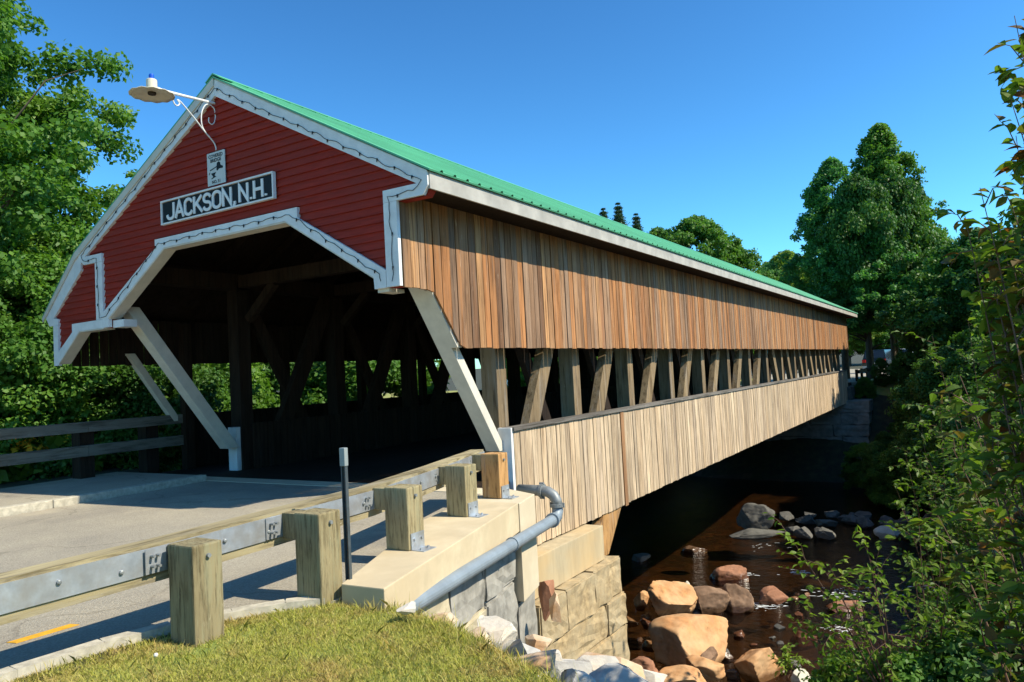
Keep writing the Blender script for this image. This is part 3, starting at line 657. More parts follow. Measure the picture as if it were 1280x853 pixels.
# town name sign
sg = empty('town_sign', (-8.41, YG - .06, 2.5 + 1.52), 'black name board with white letters reading JACKSON, N.H. on red gable', 'sign')
sx0, sx1, sz0, sz1 = -9.575, -7.25, 3.855, 4.195
SYF, SYB = YG - .075, YG - .032
MB().box(sx0 + .03, sx1 - .03, SYF + .012, SYB, sz0 + .03, sz1 - .03).build('board', 'black', sg)
fm = MB(); fw_ = .022
fm.box(sx0, sx1, SYF - .008, SYB, sz0, sz0 + fw_); fm.box(sx0, sx1, SYF - .008, SYB, sz1 - fw_, sz1)
fm.box(sx0, sx0 + fw_, SYF - .006, SYB, sz0 + fw_, sz1 - fw_); fm.box(sx1 - fw_, sx1, SYF - .006, SYB, sz0 + fw_, sz1 - fw_)
fm.build('frame', 'letter', sg)
lt = MB(); LH = .212; lx = sx0 + .135; lz = sz0 + .062; SX = LH * .92
ADV = {'J': .80, 'A': .82, 'C': .83, 'K': .80, 'S': .80, 'O': .85, 'N': .84, 'H': .82, ',': .30, '.': .30, ' ': .18}
total = sum(ADV[c] for c in 'JACKSON, N.H.'); SX = (sx1 - sx0 - .22) / total
for c in 'JACKSON, N.H.':
    if c != ' ':
        for st in GL[c]: stroke(lt, [(lx + x * SX, lz + z * LH) for x, z in st], .040, SYF - .002 - random.random() * .001, SYF + .013)
    lx += ADV[c] * SX
lt.build('lettering', 'letter', sg)
# small plate
pl = empty('bridge_plate', (-8.385, YG - .05, 4.45), 'small grey covered bridge plate screwed above the name board', 'sign')
px0, px1, pz0, pz1 = -8.565, -8.20, 4.235, 4.68
MB().box(px0, px1, YG - .045, YG - .032, pz0, pz1).build('plate', 'signplate', pl, bevel=0.003)
pc = (px0 + px1) / 2
text_mesh('COVERED', .066, .001, (pc, YG - .047, 4.625), (1, 0, 0), (0, 0, 1), 'lettering', 'black', pl, 1.0, .0012)
text_mesh('BRIDGE', .066, .001, (pc, YG - .047, 4.565), (1, 0, 0), (0, 0, 1), 'lettering', 'black', pl, 1.0, .0012)
text_mesh('NO. 51', .058, .001, (pc, YG - .047, 4.275), (1, 0, 0), (0, 0, 1), 'lettering', 'black', pl, 1.0, .0008)
em = MB(); ey0, ey1 = YG - .047, YG - .044
def epx(poly): return [(px0 + .02 + (a - 150) / 300 * .325, 4.62 - (b - 200) / 500 * .36) for a, b in poly]
em.prism_y(epx([(320, 335), (350, 315), (380, 335), (390, 390), (435, 420), (430, 455), (360, 450), (330, 480), (310, 470), (312, 400)]), ey0, ey1)
em.prism_y(epx([(180, 440), (310, 395), (312, 412), (190, 458)]), ey0, ey1)
em.prism_y(epx([(205, 510), (300, 500), (270, 555), (300, 585), (215, 615), (200, 605), (245, 580)]), ey0, ey1)
em.prism_y(epx([(155, 520), (180, 478), (188, 485), (168, 528)]), ey0, ey1)
em.build('emblem', 'black', pl)

# ------------------------------------------------------------------ festoon lights on the gable
st = empty('string_lights', (XC, YG - .06, 5.5), 'black wire of small bulbs stapled along the white gable trim', 'string lights')
def string(path, parent, y):
    pts = []; bulbs = []
    for (xa, za), (xb, zb) in zip(path, path[1:]):
        L = math.hypot(xb - xa, zb - za); n_ = max(2, int(L / .07))
        for i in range(n_):
            t = i / n_; wob = .012 * math.sin(i * 1.3 + xa * 3) + random.uniform(-.006, .006)
            nx_, nz_ = -(zb - za) / L, (xb - xa) / L
            pts.append((xa + (xb - xa) * t + nx_ * wob, y - .004, za + (zb - za) * t + nz_ * wob))
            if i % 4 == 2: bulbs.append(pts[-1])
    pts.append((path[-1][0], y - .004, path[-1][1]))
    wire = MB(); wire.tube(pts, .0038, 5)
    b2 = MB()
    for x, yy_, z in bulbs: b2.tube([(x, yy_, z + .005), (x + .006, yy_ - .012, z - .032)], [.011, .006], 6)
    wire.add(b2.v, b2.f); wire.build('wire', 'wire', parent)
string([(-5.40, 2.60), (-5.38, 3.0), (-5.40, 3.42), (-5.42, 3.56), (-5.05, 3.575), (-4.93, 3.66), (XC, 5.53), (-11.68, 3.69), (-11.62, 3.60), (-11.25, 3.60), (-11.22, 2.68), (-11.05, 2.70), (-9.68, 3.61), (-7.0, 3.61), (-5.6, 2.70), (-5.57, 2.62)], st, FY - .004)

# ------------------------------------------------------------------ lamp on the gable peak
lp = empty('gable_lamp', (-8.4, YG, 5.0), 'cream dish street lamp on a scrolled bracket arm at the gable peak', 'lamp')
LX, LYc, LZ = -8.4, 5.52, 5.205
mb = MB(); n = 48; prof = [(0.05, .034), (.12, .022), (.20, .008), (.262, -.004)]; prof2 = [(.262, -.012), (.20, 0.0), (.12, .012), (.05, .02)]
vs_ = []; fs_ = []
for i, (r, z) in enumerate(prof + prof2):
    for k in range(n):
        wv_ = .006 * math.cos(k * PI * 2 / n * 12) if r > .25 else 0
        vs_.append((LX + (r) * math.cos(2 * PI * k / n), LYc + r * math.sin(2 * PI * k / n), LZ + z + wv_))
for i in range(7):
    for k in range(n): fs_.append((i * n + k, i * n + (k + 1) % n, (i + 1) * n + (k + 1) % n, (i + 1) * n + k))
mb.add(vs_, fs_); mb.build('lamp_shade', 'lampcream', lp, smooth=True)
MB().lathe([(0.0, .185), (.058, .183), (.063, .175), (.063, .022), (.0, .022)], (LX, LYc, LZ), 20).build('lamp_housing', 'lampcream', lp, smooth=False)
MB().lathe([(.05, .024), (.048, -.004), (0.0, -.012)], (LX, LYc, LZ), 16).build('socket', 'lampdark', lp)
MB().lathe([(.0, .255), (.026, .252), (.031, .24), (.031, .186), (0, .184)], (LX, LYc, LZ), 14).build('photocell', 'blue', lp)
MB().tube([(LX, LYc + .05, LZ + .095), (LX, LYc + .16, LZ + .09), (LX, LYc + .45, LZ + .112), (LX, YG - .02, LZ + .145)], [.022, .022, .018, .018], 10).build('arm', 'white', lp)
def smooth_path(P, n=5):
    P = [Vector(p) for p in P]; Q = []
    for i in range(len(P) - 1):
        p0, p1, p2, p3 = P[max(0, i - 1)], P[i], P[i + 1], P[min(len(P) - 1, i + 2)]
        for k in range(n):
            t = k / n; Q.append(.5 * ((2 * p1) + (p2 - p0) * t + (2 * p0 - 5 * p1 + 4 * p2 - p3) * t * t + (3 * p1 - p0 - 3 * p2 + p3) * t ** 3))
    return Q + [P[-1]]
br_ = MB(); br_.tube(smooth_path([(LX, 5.80, 5.23), (LX, 5.83, 5.17), (LX, 5.87, 5.16), (LX, 5.90, 5.20), (LX, 5.87, 5.235), (LX, 5.92, 5.22), (LX, 6.1, 5.07), (LX, 6.25, 4.93), (LX, 6.40, 4.80), (LX, 6.43, 4.70)]), .009, 7)
br_.tube(smooth_path([(LX, 6.28, 4.9), (LX, 6.22, 5.0), (LX, 6.22, 5.15), (LX, 6.27, 5.27), (LX, 6.34, 5.31), (LX, 6.42, 5.27), (LX, 6.43, 5.13), (LX, 6.38, 5.05), (LX, 6.33, 5.07), (LX, 6.33, 5.13)]), .0075, 6)
br_.build('scroll_bracket', 'white', lp)

# ------------------------------------------------------------------ guard rail
gr = empty('guardrail', (-4.2, 4.2, 0), 'steel backed timber guardrail on square wooden posts beside the bridge road', 'guardrail')
RP = [(-4.30, -2.0), (-4.25, 0.6), (-4.215, 1.86), (-4.16, 2.7), (-4.105, 3.55), (-4.17, 4.6), (-4.47, 5.85), (-4.77, 6.92), (-4.86, 7.25)]
def rz(i): return [.565, .57, .575, .585, .61, .61, .61, .61, .61][i]
def strip(p, off0, off1, z0, z1):
    mb = MB()
    P = [Vector((x, y)) for x, y in p]
    nr = []
    for i in range(len(P)):
        d = (P[min(i + 1, len(P) - 1)] - P[max(i - 1, 0)]).normalized(); nr.append(Vector((d.y, -d.x)))
    rings = []
    for i, q in enumerate(P):
        a = q + nr[i] * off0; b = q + nr[i] * off1; t = rz(i)
        rings.append([(a.x, a.y, t + z0), (b.x, b.y, t + z0), (b.x, b.y, t + z1), (a.x, a.y, t + z1)])
    vs_ = [v for r in rings for v in r]; fs_ = []
    for i in range(len(P) - 1):
        for k in range(4): fs_.append((4 * i + k, 4 * i + (k + 1) % 4, 4 * i + 4 + (k + 1) % 4, 4 * i + 4 + k))
    fs_ += [(3, 2, 1, 0), tuple(4 * (len(P) - 1) + k for k in range(4))]
    return mb.add(vs_, fs_)
strip(RP, -.17, -.012, -.205, .022).build('timber_rail', 'railwood', gr)
pt = strip(RP, -.010, 0.0, -.15, 0.0).build('steel_plate', 'steel', gr)
def rail_at(y):
    for i, ((x0, y0), (x1, y1)) in enumerate(zip(RP, RP[1:])):
        if y0 <= y <= y1:
            t = (y - y0) / (y1 - y0); return x0 + (x1 - x0) * t, rz(i) + (rz(i + 1) - rz(i)) * t, Vector((x1 - x0, y1 - y0)).normalized()
bo = MB()
for y in np.arange(-1.5, 7.1, .33):
    x, z, d = rail_at(y); nn = Vector((d.y, -d.x, 0)); p = Vector((x, y, z - .075 + .02 * math.sin(y * 7)))
    bo.tube([p, p + nn * .012, p + nn * .016], [.013, .013, .007], 8)
bo.build('bolt_heads', 'castiron', pt)
POSTS = [(-4.1, 2.70, .02, .60, 'postwood'), (-3.955, 3.54, .02, .635, 'postwood'), (-4.035, 4.545, .15, .645, 'postwood'), (-4.375, 5.82, .15, .64, 'postwood'), (-4.615, 6.80, .15, .635, 'newpost')]
for i, (x, y, z0, z1, mt) in enumerate(POSTS):
    rx, zz, d = rail_at(y + .1); W_, D_ = .235, (.20, .20, .20, .20, .19)[i]
    po = MB().box(x, x + W_, y, y + D_, z0 - (.5 if i < 2 else -.006), z1).build('post', mt, gr, bevel=0.012)
    MB().box(rx + .003, x - .003, y + .03, y + D_ - .03, z1 - .19, z1 - .015).build('spacer_block', mt if mt == 'postwood' else 'postwood', po, bevel=0.006)
    b_ = MB(); b_.tube([(x + W_, y + D_ / 2, z1 - .07), (x + W_ + .018, y + D_ / 2, z1 - .07)], .013, 8)
    for s_ in (-.075, -.04):
        for q in (-.045, -.105): b_.tube([(rx + .0, y + s_, zz + q), (rx + .045, y + s_, zz + q)], .009, 7)
    b_.build('bolts', 'castiron', po)
    sp_ = MB().box(rx + .002, rx + .008, y - .11, y + .02, zz - .148, zz - .004); sp_.build('splice_plate', 'steel', po)
    if i >= 2:
        an = MB(); xa = x + W_ + .002
        an.box(xa, xa + .010, y + .02, y + D_ - .02, z0 + .002, z0 + .135); an.box(xa + .0102, xa + .13, y + .02, y + D_ - .02, z0 + .002, z0 + .011)
        b2 = an
        for q in (.055, .145):
            b2.tube([(xa + .01, y + q, z0 + .09), (xa + .022, y + q, z0 + .09)], .011, 6); b2.tube([(xa + .075, y + q, z0 + .011), (xa + .075, y + q, z0 + .026)], .012, 6)
        an.build('angle_bracket', 'steel', po)
# delineator
dl = empty('delineator_post', (-3.70, 3.76, 0.04), 'slim dark steel marker post with pale reflective top beside second guardrail post', 'marker post')
mb = MB(); mb.box(-3.715, -3.675, 3.775, 3.783, -.1, .94); mb.box(-3.715, -3.708, 3.758, 3.7748, -.1, .94); mb.box(-3.682, -3.675, 3.758, 3.7748, -.1, .94)
mb.build('post', 'post_dark', dl)
h_ = MB()
for k in range(34): h_.box(-3.699, -3.691, 3.772, 3.7748, .06 + k * .026, .070 + k * .026)
h_.build('punched_holes', 'brick', dl)
MB().box(-3.719, -3.671, 3.752, 3.788, .925, 1.05).build('reflector', 'reflect', dl, bevel=0.004)

# ------------------------------------------------------------------ abutment near
ab = empty('near_abutment', (-4.5, 6, -1), 'concrete capped stone abutment and wing wall under the near bridge end', 'abutment')
SLAB = [(-3.66, 3.66), (-3.30, 3.68), (-4.14, 6.95), (-5.0, 6.95), (-4.74, 6.9), (-4.5, 5.6)]
SLAB = [(-3.66, 3.66), (-3.30, 3.68), (-4.05, 6.62), (-4.69, 6.62), (-4.5, 5.6)]
MB().prism_z(SLAB, -.14, .155).build('cap_slab', 'concrete', ab, bevel=0.008)
MB().prism_z([(-4.04, 6.625), (-4.18, 7.19), (-4.95, 7.58), (-4.69, 6.625)], -.86, .150).build('pilaster', 'pilaster', ab, bevel=0.008)
def stone(mb, b, t, seed, amp=.02, sub=3):
    """one rough block between two quads: subdivided and roughened"""
    tmp = MB().hexa(b, t); bm_ = tmp.bm(); bmesh.ops.bevel(bm_, geom=list(bm_.edges), offset=.022, segments=2, affect='EDGES')
    bmesh.ops.subdivide_edges(bm_, edges=[e for e in bm_.edges if e.calc_length() > .08], cuts=sub + 2, use_grid_fill=True)
    bmesh.ops.triangulate(bm_, faces=bm_.faces); bm_.normal_update()
    for v in bm_.verts:
        q = v.co * 4 + Vector((seed * 7.1, 0, 0))
        v.co += v.normal * (noise.noise(q) * amp * 1.4 + noise.noise(q * 3.1) * amp * .8 + noise.noise(q * 7) * amp * .3)
    bm_.verts.index_update()
    mb.add([v.co.copy() for v in bm_.verts], [[v.index for v in f.verts] for f in bm_.faces]); bm_.free()
# wing wall stones below the slab
def wall_pt(t, off): # along the wing face
    a = Vector((-3.35, 3.70)); b = Vector((-4.09, 6.62)); d = (b - a).normalized(); n_ = Vector((d.y, -d.x)); p = a + (b - a) * t + n_ * off; return p
wl = [(0.0, .33, 'tanstone'), (.335, .60, 'tanstone'), (.605, .985, 'greystone')]
k = 0
for z0, z1, lst in ((-.62, -.145, [(0, .40, 'tanstone'), (.41, .68, 'greystone'), (.69, 1.0, 'greystone')]), (-1.2, -.625, [(0, .3, 'greystone'), (.31, .70, 'tanstone'), (.71, 1.0, 'greystone')]), (-2.0, -1.205, [(.1, .55, 'greystone'), (.56, 1.0, 'greystone')])):
    for a, b, mt in lst:
        mb = MB(); k += 1; o1 = -.03 + random.uniform(-.015, .015)
        p, q, r, s_ = wall_pt(a, o1), wall_pt(b - .004, o1), wall_pt(b - .004, -.6), wall_pt(a, -.6)
        stone(mb, [(v.x, v.y, z0) for v in (p, q, r, s_)], [(v.x, v.y, z1) for v in (p, q, r, s_)], k, .022)
        mb.build('wall_stone', mt, ab)
mb = MB(); stone(mb, [(-4.115, 6.61, -1.95), (-4.25, 7.22, -1.95), (-5.0, 7.6, -1.95), (-4.8, 6.61, -1.95)], [(-4.115, 6.61, -.87), (-4.24, 7.19, -.87), (-5.0, 7.6, -.87), (-4.8, 6.61, -.87)], 31, .02)
mb.build('wall_stone', 'greystone', ab)
MB().box(-11.8, -5.02, 8.3, 10.72, -1.48, -.955).build('bearing_block', 'seat', ab, bevel=0.01)
# courses of ashlar below the seat
for z0, z1, lst in ((-2.05, -1.49, [(8.3, 9.05), (9.06, 10.0), (10.01, 11.0)]), (-2.55, -2.06, [(8.3, 10.35), (10.36, 11.06)]), (-3.15, -2.56, [(8.3, 9.3), (9.31, 11.1)]), (-3.9, -3.16, [(8.3, 10.1), (10.11, 11.15)]), (-4.9, -3.91, [(8.3, 9.6), (9.61, 11.2)])):
    for y0, y1 in lst:
        k += 1; xo = -4.86 + random.uniform(-.03, .04); mb = MB()
        stone(mb, [(xo, y0, z0), (xo, y1, z0), (-6.2, y1, z0), (-6.2, y0, z0)], [(xo, y0, z1), (xo, y1, z1), (-6.2, y1, z1), (-6.2, y0, z1)], k, .025)
        mb.build('wall_stone', 'ashlar', ab)
MB().box(-12.2, -6.25, 8.0, 10.9, -5.2, -1.49).build('core_wall', 'rock_grey', ab)
MB().box(-12.2, -5.06, 7.0, 8.28, -3.5, -.05).build('core_wall', 'rock_grey', ab)
fa = empty('far_abutment', (-8, 43, -2), 'shadowed stone abutment under the far bridge end', 'abutment')
for zi in range(7):
    mb = MB(); y = 0
    for xi in range(5):
        k += 1; x0 = -12 + xi * 1.5 + (.4 if zi % 2 and xi else 0); x1 = -12 + (xi + 1) * 1.5 + (.4 if zi % 2 and xi < 4 else 0) - .012
        if xi == 4: x1 = -4.55 + .05 * zi
        z0 = -5.0 + zi * .6
        stone(mb, [(x0, 41.2, z0), (x1, 41.2, z0), (x1, 43.8, z0), (x0, 43.8, z0)], [(x0, 41.2, z0 + .59), (x1, 41.2, z0 + .59), (x1, 43.8, z0 + .59), (x0, 43.8, z0 + .59)], k, .04, 2)
    mb.build('stone_course', 'farstone', fa)
MB().box(-12, -5.1, 41.9, 44.4, -.79, -.12).build('bearing_block', 'rock_grey', fa)

# ------------------------------------------------------------------ drain pipe
dp = empty('drain_pipe', (-3.8, 5.6, -.15), 'grey drain pipe running along the wing wall to a flanged elbow', 'pipe')
A0 = Vector((-3.36, 3.62, -.09)); A1 = Vector((-4.06, 7.36, -.165))
MB().tube([A0, A1], .061, 18).build('pipe', 'pipe', dp, smooth=False)
dA = (A1 - A0).normalized()
fl = MB(); mid = A0 + (A1 - A0) * .66; fl.tube([mid, mid + dA * .02], .072, 18); fl.tube([A1 - dA * .03, A1 + dA * .015], .082, 18)
fl.build('coupling', 'pipe', dp)
eb = MB(); eb.tube([A1, A1 + dA * .06, A1 + Vector((-.01, .12, .02)), A1 + Vector((-.015, .155, .07)), A1 + Vector((-.02, .16, .13))], .066, 16)
eb.build('lower_elbow', 'pipe', dp, smooth=True)
B0 = A1 + Vector((-.02, .16, .135))
eb = MB(); eb.tube([B0, B0 + Vector((-.005, .0, .05)), B0 + Vector((-.04, .0, .11)), B0 + Vector((-.11, .0, .15)), B0 + Vector((-.2, .0, .16)), B0 + Vector((-.5, .0, .16))], .062, 16)
eb.build('upper_elbow', 'castiron', dp, smooth=True)
fl = MB(); fl.tube([B0 - Vector((0, 0, .015)), B0 + Vector((0, 0, .02))], .085, 18); fl.tube([B0 + Vector((-.17, 0, .16)), B0 + Vector((-.205, 0, .162))], .082, 18)
for s_ in (-1, 1): fl.tube([B0 + Vector((s_ * .085, 0, -.02)), B0 + Vector((s_ * .085, 0, .03))], .014, 6); fl.tube([B0 + Vector((-.16, 0, .16 + s_ * .085)), B0 + Vector((-.215, 0, .16 + s_ * .085))], .013, 6)
fl.build('flange', 'castiron', dp)

# ------------------------------------------------------------------ left timber fence
fe = empty('timber_fence', (-12.7, 6.5, .16), 'dark two rail timber fence along the sidewalk left of the bridge', 'fence')
def xrail(y): return -12.55 - (8.5 - y) * .02
for z0, z1 in ((.90, 1.07), (.50, .68)):
    ys_ = [-2, 1.6, 4.2, 6.87, 8.6]
    for a, b in zip(ys_, ys_[1:]):
        MB().hexa([(xrail(a), a + .004, z0), (xrail(a) + .09, a + .004, z0), (xrail(b) + .09, b, z0), (xrail(b), b, z0)],
                  [(xrail(a), a + .004, z1), (xrail(a) + .09, a + .004, z1), (xrail(b) + .09, b, z1), (xrail(b), b, z1)]).build('rail', 'greytimber', fe, bevel=0.006)
for y in (-.2, 2.9, 5.35, 6.9, 8.05):
    MB().box(xrail(y) - .26, xrail(y) - .004, y - .12, y + .12, -.2, .93).build('post', 'darktimber', fe, bevel=0.008)
rfl = MB(); rfl.lathe([(0, .02), (.07, .018), (.075, 0), (0, -.004)], (0, 0, 0), 20)
o = rfl.build('reflector_disc', 'reflect'); o.rotation_euler = (0, PI / 2, 0); o.location = (xrail(5.28) + .105, 5.33, .84)
tag(o, 'small round white reflector on the timber fence rail', 'reflector')

# ------------------------------------------------------------------ rocks
def rock(name, c, s, mat, seed, rough=.25, facet=5, rot=None):
    b = bmesh.new(); bmesh.ops.create_icosphere(b, subdivisions=5, radius=1)
    rr = random.Random(seed); planes = []
    ang = name == 'rock'
    for i in range(facet + (10 if ang else 6)):
        v = Vector((rr.gauss(0, 1), rr.gauss(0, 1), rr.gauss(0, .8))).normalized(); planes.append((v, rr.uniform(.42, .74) if ang else rr.uniform(.50, .84)))
    o_ = Vector((seed * 3.7, seed * 1.3, 0))
    for v in b.verts:
        p = v.co.copy(); p *= 1.12 + rough * noise.noise(p * 1.3 + o_)
        for nrm, d in planes:
            h = p.dot(nrm)
            if h > d: p -= nrm * (h - d) * (1.0 if ang else .97)
        q = p.normalized()
        p += q * rough * (.22 if ang else .8) * (.20 * noise.noise(p * 2.6 + o_) + .13 * noise.noise(p * 6 + o_) + .07 * noise.noise(p * 14 + o_))
        ck = noise.noise(p * 1.7 + o_ * 2)
        if abs(ck) < .035 and not ang: p -= q * .05 * (1 - abs(ck) / .035)
        v.co = p
    R = Matrix.Rotation(rot if rot is not None else rr.uniform(0, 6.28), 4, 'Z')
    for v in b.verts: v.co = R @ Vector((v.co.x * s[0], v.co.y * s[1], v.co.z * s[2]))
    me = bpy.data.meshes.new(name); b.to_mesh(me); b.free()
    if name != 'rock':
        for p in me.polygons: p.use_smooth = True
    o = link(name, me, mat); o.location = c; return o
RIP = [ # u, v, depth, size, mat, label
 (548, 778, 5.0, (.20, .14, .08), 'riprap_orange', 'small flat beige rock at grass edge below the drain pipe'),
 (508, 762, 4.5, (.09, .06, .05), 'riprap', 'small white rock wedged under slab corner at pipe foot'),
 (622, 792, 5.7, (.26, .22, .17), 'riprap', 'large clean white quarry rock below the wing wall stones'),
 (592, 800, 4.9, (.20, .15, .09), 'riprap_orange', 'pinkish white rock lying along grass edge'),
 (645, 816, 5.3, (.13, .10, .09), 'riprap_orange', 'rock with bright orange stain between the white rocks'),
 (672, 806, 6.2, (.17, .13, .13), 'riprap_orange', 'tan shaded rock against foot of the wing wall'),
 (690, 822, 5.6, (.12, .12, .10), 'riprap', 'small rounded white rock beside the tan shaded rock'),
 (672, 828, 4.9, (.26, .14, .09), 'riprap_orange', 'long low beige rock just above grass edge'),
 (742, 836, 5.6, (.34, .18, .13), 'riprap', 'flat white slab rock below the ashlar courses'),
 (775, 858, 5.0, (.38, .22, .14), 'riprap_grey', 'broad blue grey streaked rock at bottom edge of photo'),
 (722, 860, 4.6, (.20, .16, .12), 'riprap_grey', 'dark grey rock at grass end by bottom edge'),
 (812, 848, 6.6, (.22, .14, .10), 'riprap', 'pale rock right of the streaked rock above the river'),
 (694, 758, 7.8, (.10, .09, .22), 'riprap_orange', 'upright cream rock wedged beside the ashlar wall'),
 (683, 745, 8.3, (.14, .12, .24), 'boulder_red', 'reddish rock wedged between pilaster and ashlar wall'),
 (760, 850, 6.0, (.5, .3, .22), 'riprap_orange', 'beige rock filling the slope under the white slab rock'),
 (690, 845, 5.6, (.45, .3, .22), 'riprap_grey', 'grey rock buried behind the grass edge rocks'),
 (640, 832, 5.6, (.4, .3, .22), 'riprap_grey', 'grey rock buried below the large white rock'),
]
for i, (u, v, d, s, mt, lb) in enumerate(RIP):
    tag(rock('rock', at(u, v, d), s, mt, i + 3, .34, 6, rot=YAW + random.uniform(-.25, .25)), lb, 'rock', 'quarry rocks along the grass edge')
BLD = [
 (838, 752, -4.25, (.68, .50, .62), 'boulder', 'upright lumpy orange boulder nearest the dark water', .35),
 (802, 752, -4.4, (.24, .24, .28), 'boulder', 'small orange rock left of the upright boulder', .3),
 (858, 735, -4.4, (.16, .16, .2), 'rock_pale', 'small tan rock behind the upright orange boulder', .3),
 (888, 755, -4.45, (.70, .42, .42), 'boulder_brown', 'dull brown flat topped boulder beside the upright orange one', .3),
 (918, 752, -4.45, (.5, .5, .48), 'boulder_brown', 'rounded brown boulder standing furthest right of the brown pair', .3),
 (912, 720, -4.55, (.5, .34, .34), 'boulder_red', 'red brown rock in rapids behind the brown boulders', .3),
 (970, 748, -4.5, (.44, .28, .28), 'boulder_red', 'wedge shaped red rock alone in the running water', .3),
 (860, 806, -4.25, (1.08, .74, .60), 'boulder', 'biggest smooth orange boulder with pale top', .22),
 (950, 826, -4.3, (.62, .42, .40), 'boulder', 'long orange boulder with dark overhang at right', .25),
 (880, 836, -4.2, (.42, .3, .24), 'boulder', 'low tan boulder in front of the biggest boulder', .25),
 (850, 852, -4.2, (.5, .34, .24), 'boulder', 'yellowish boulder cut by bottom edge of photo', .25),
 (888, 818, -4.2, (.22, .18, .16), 'boulder_brown', 'small purple brown stone in front of the biggest boulder', .25),
 (805, 842, -4.1, (.4, .3, .25), 'boulder_red', 'reddish rock in gap between ashlar wall and orange boulder', .3),
 (1005, 850, -4.3, (.25, .2, .2), 'rock_pale', 'speckled pale rock among weeds at bottom edge', .3),
 (1000, 800, -4.7, (.4, .3, .2), 'boulder_red', 'dark red stone half under water by the weeds', .3),
 (945, 650, -4.1, (.75, .6, .55), 'rock_grey', 'round grey boulder at far side under the bridge', .3),
 (942, 666, -4.5, (1.2, .5, .22), 'rock_grey', 'long flat grey slab rock before the round grey boulder', .2),
 (1112, 667, -4.45, (.5, .34, .26), 'rock_pale', 'bright white stone lit at far waterline', .3),
 (800, 700, -4.6, (.4, .3, .2), 'rock_grey', 'grey stone in bridge shadow behind the ashlar wall', .3),
 (1060, 762, -4.6, (.5, .3, .2), 'boulder_red', 'red stone in riffle behind the saplings', .3),
 (870, 690, -4.65, (.5, .35, .22), 'boulder_brown', 'brown stone at edge of bridge shadow in water', .3),
]
for i, (u, v, z, s, mt, lb, rg) in enumerate(BLD):
    p = on(u, v, z); s = tuple(a * .92 for a in s); tag(rock('boulder', p, s, mt, i + 40, rg, 2, rot=YAW + random.uniform(-.3, .3)), lb, 'boulder', 'boulders in the river')
for i in range(26):
    u = 985 + i * 7.2 + random.uniform(-10, 10); p = on(u, 655 + random.uniform(-14, 14), -4.45); p.z = -4.45
    if i == 0: pass
    s = random.uniform(.15, .42)
    tag(rock('river_stone', p, (s, s * .8, s * .55), 'rock_grey', i + 90, .3, 5), 'shadowed grey stone in the row along far river bank', 'stone', 'stones along the far bank')
for i in range(46):
    u = random.uniform(785, 1010); v = random.uniform(742, 853); p = on(u, v, -4.62); s = random.uniform(.07, .22)
    tag(rock('river_stone', p, (s, s * .8, s * .6), ('boulder_brown', 'boulder_red', 'rock_grey', 'boulder')[i % 4], i + 140, .3, 4), 'small loose stone in the shallows between the near orange boulders', 'stone', 'small stones in the shallows')
# foam streaks where water breaks on stones
fo = MB()
def foam(u, v, n_, spread):
    for k in range(n_):
        p = on(u + random.gauss(0, spread), v + random.gauss(0, spread * .22), WATER + .012); a = random.uniform(0, 3); L = random.uniform(.02, .10); w2 = random.uniform(.005, .018)
        d = Vector((math.cos(a * .3), math.sin(a * .3), 0)); s_ = Vector((-d.y, d.x, 0))
        fo.add([p - d * L - s_ * w2, p + d * L - s_ * w2, p + d * L * .6 + s_ * w2, p - d * L * .6 + s_ * w2], [(0, 1, 2, 3)])
for a in ((958, 757, 60, 12), (930, 718, 40, 5), (1060, 740, 60, 22), (1000, 716, 26, 10), (1160, 738, 40, 18), (960, 684, 14, 14), (1052, 787, 26, 10), (880, 762, 12, 6)): foam(*a)
tag(fo.build('white_water', 'weld'), 'thin white riffles where the river breaks round stones', 'riffles', kind='stuff')

# ------------------------------------------------------------------ vegetation
def leaves(centers, radii, counts, size, rng, flat=.65, up=.5, kite=True, droop=0.0):
    """quads (kites) spread through clusters; returns verts, faces"""
    tot = int(sum(counts)); C = np.repeat(centers, counts, 0); Rr = np.repeat(radii, counts)
    d = rng.normal(size=(tot, 3)); d /= np.linalg.norm(d, axis=1)[:, None]
    rad = rng.random(tot) ** .45
    off = d * (rad * Rr)[:, None]; off[:, 2] *= flat
    P = C + off
    nrm = d * .55 + rng.normal(size=(tot, 3)) * .55; nrm[:, 2] += up; nrm /= np.linalg.norm(nrm, axis=1)[:, None]
    t = rng.normal(size=(tot, 3)); t[:, 2] -= droop; t -= nrm * (t * nrm).sum(1)[:, None]; t /= np.linalg.norm(t, axis=1)[:, None]
    b = np.cross(nrm, t); s = size * (.65 + .7 * rng.random(tot))
    L = t * s[:, None]; W_ = b * (s * .36)[:, None]; fold = nrm * (s * .10)[:, None]
    v = np.stack([P, P + L * .45 + W_ + fold, P + L, P + L * .45 - W_ + fold], 1).reshape(-1, 3)
    f = np.arange(tot * 4).reshape(-1, 4)
    return v, f
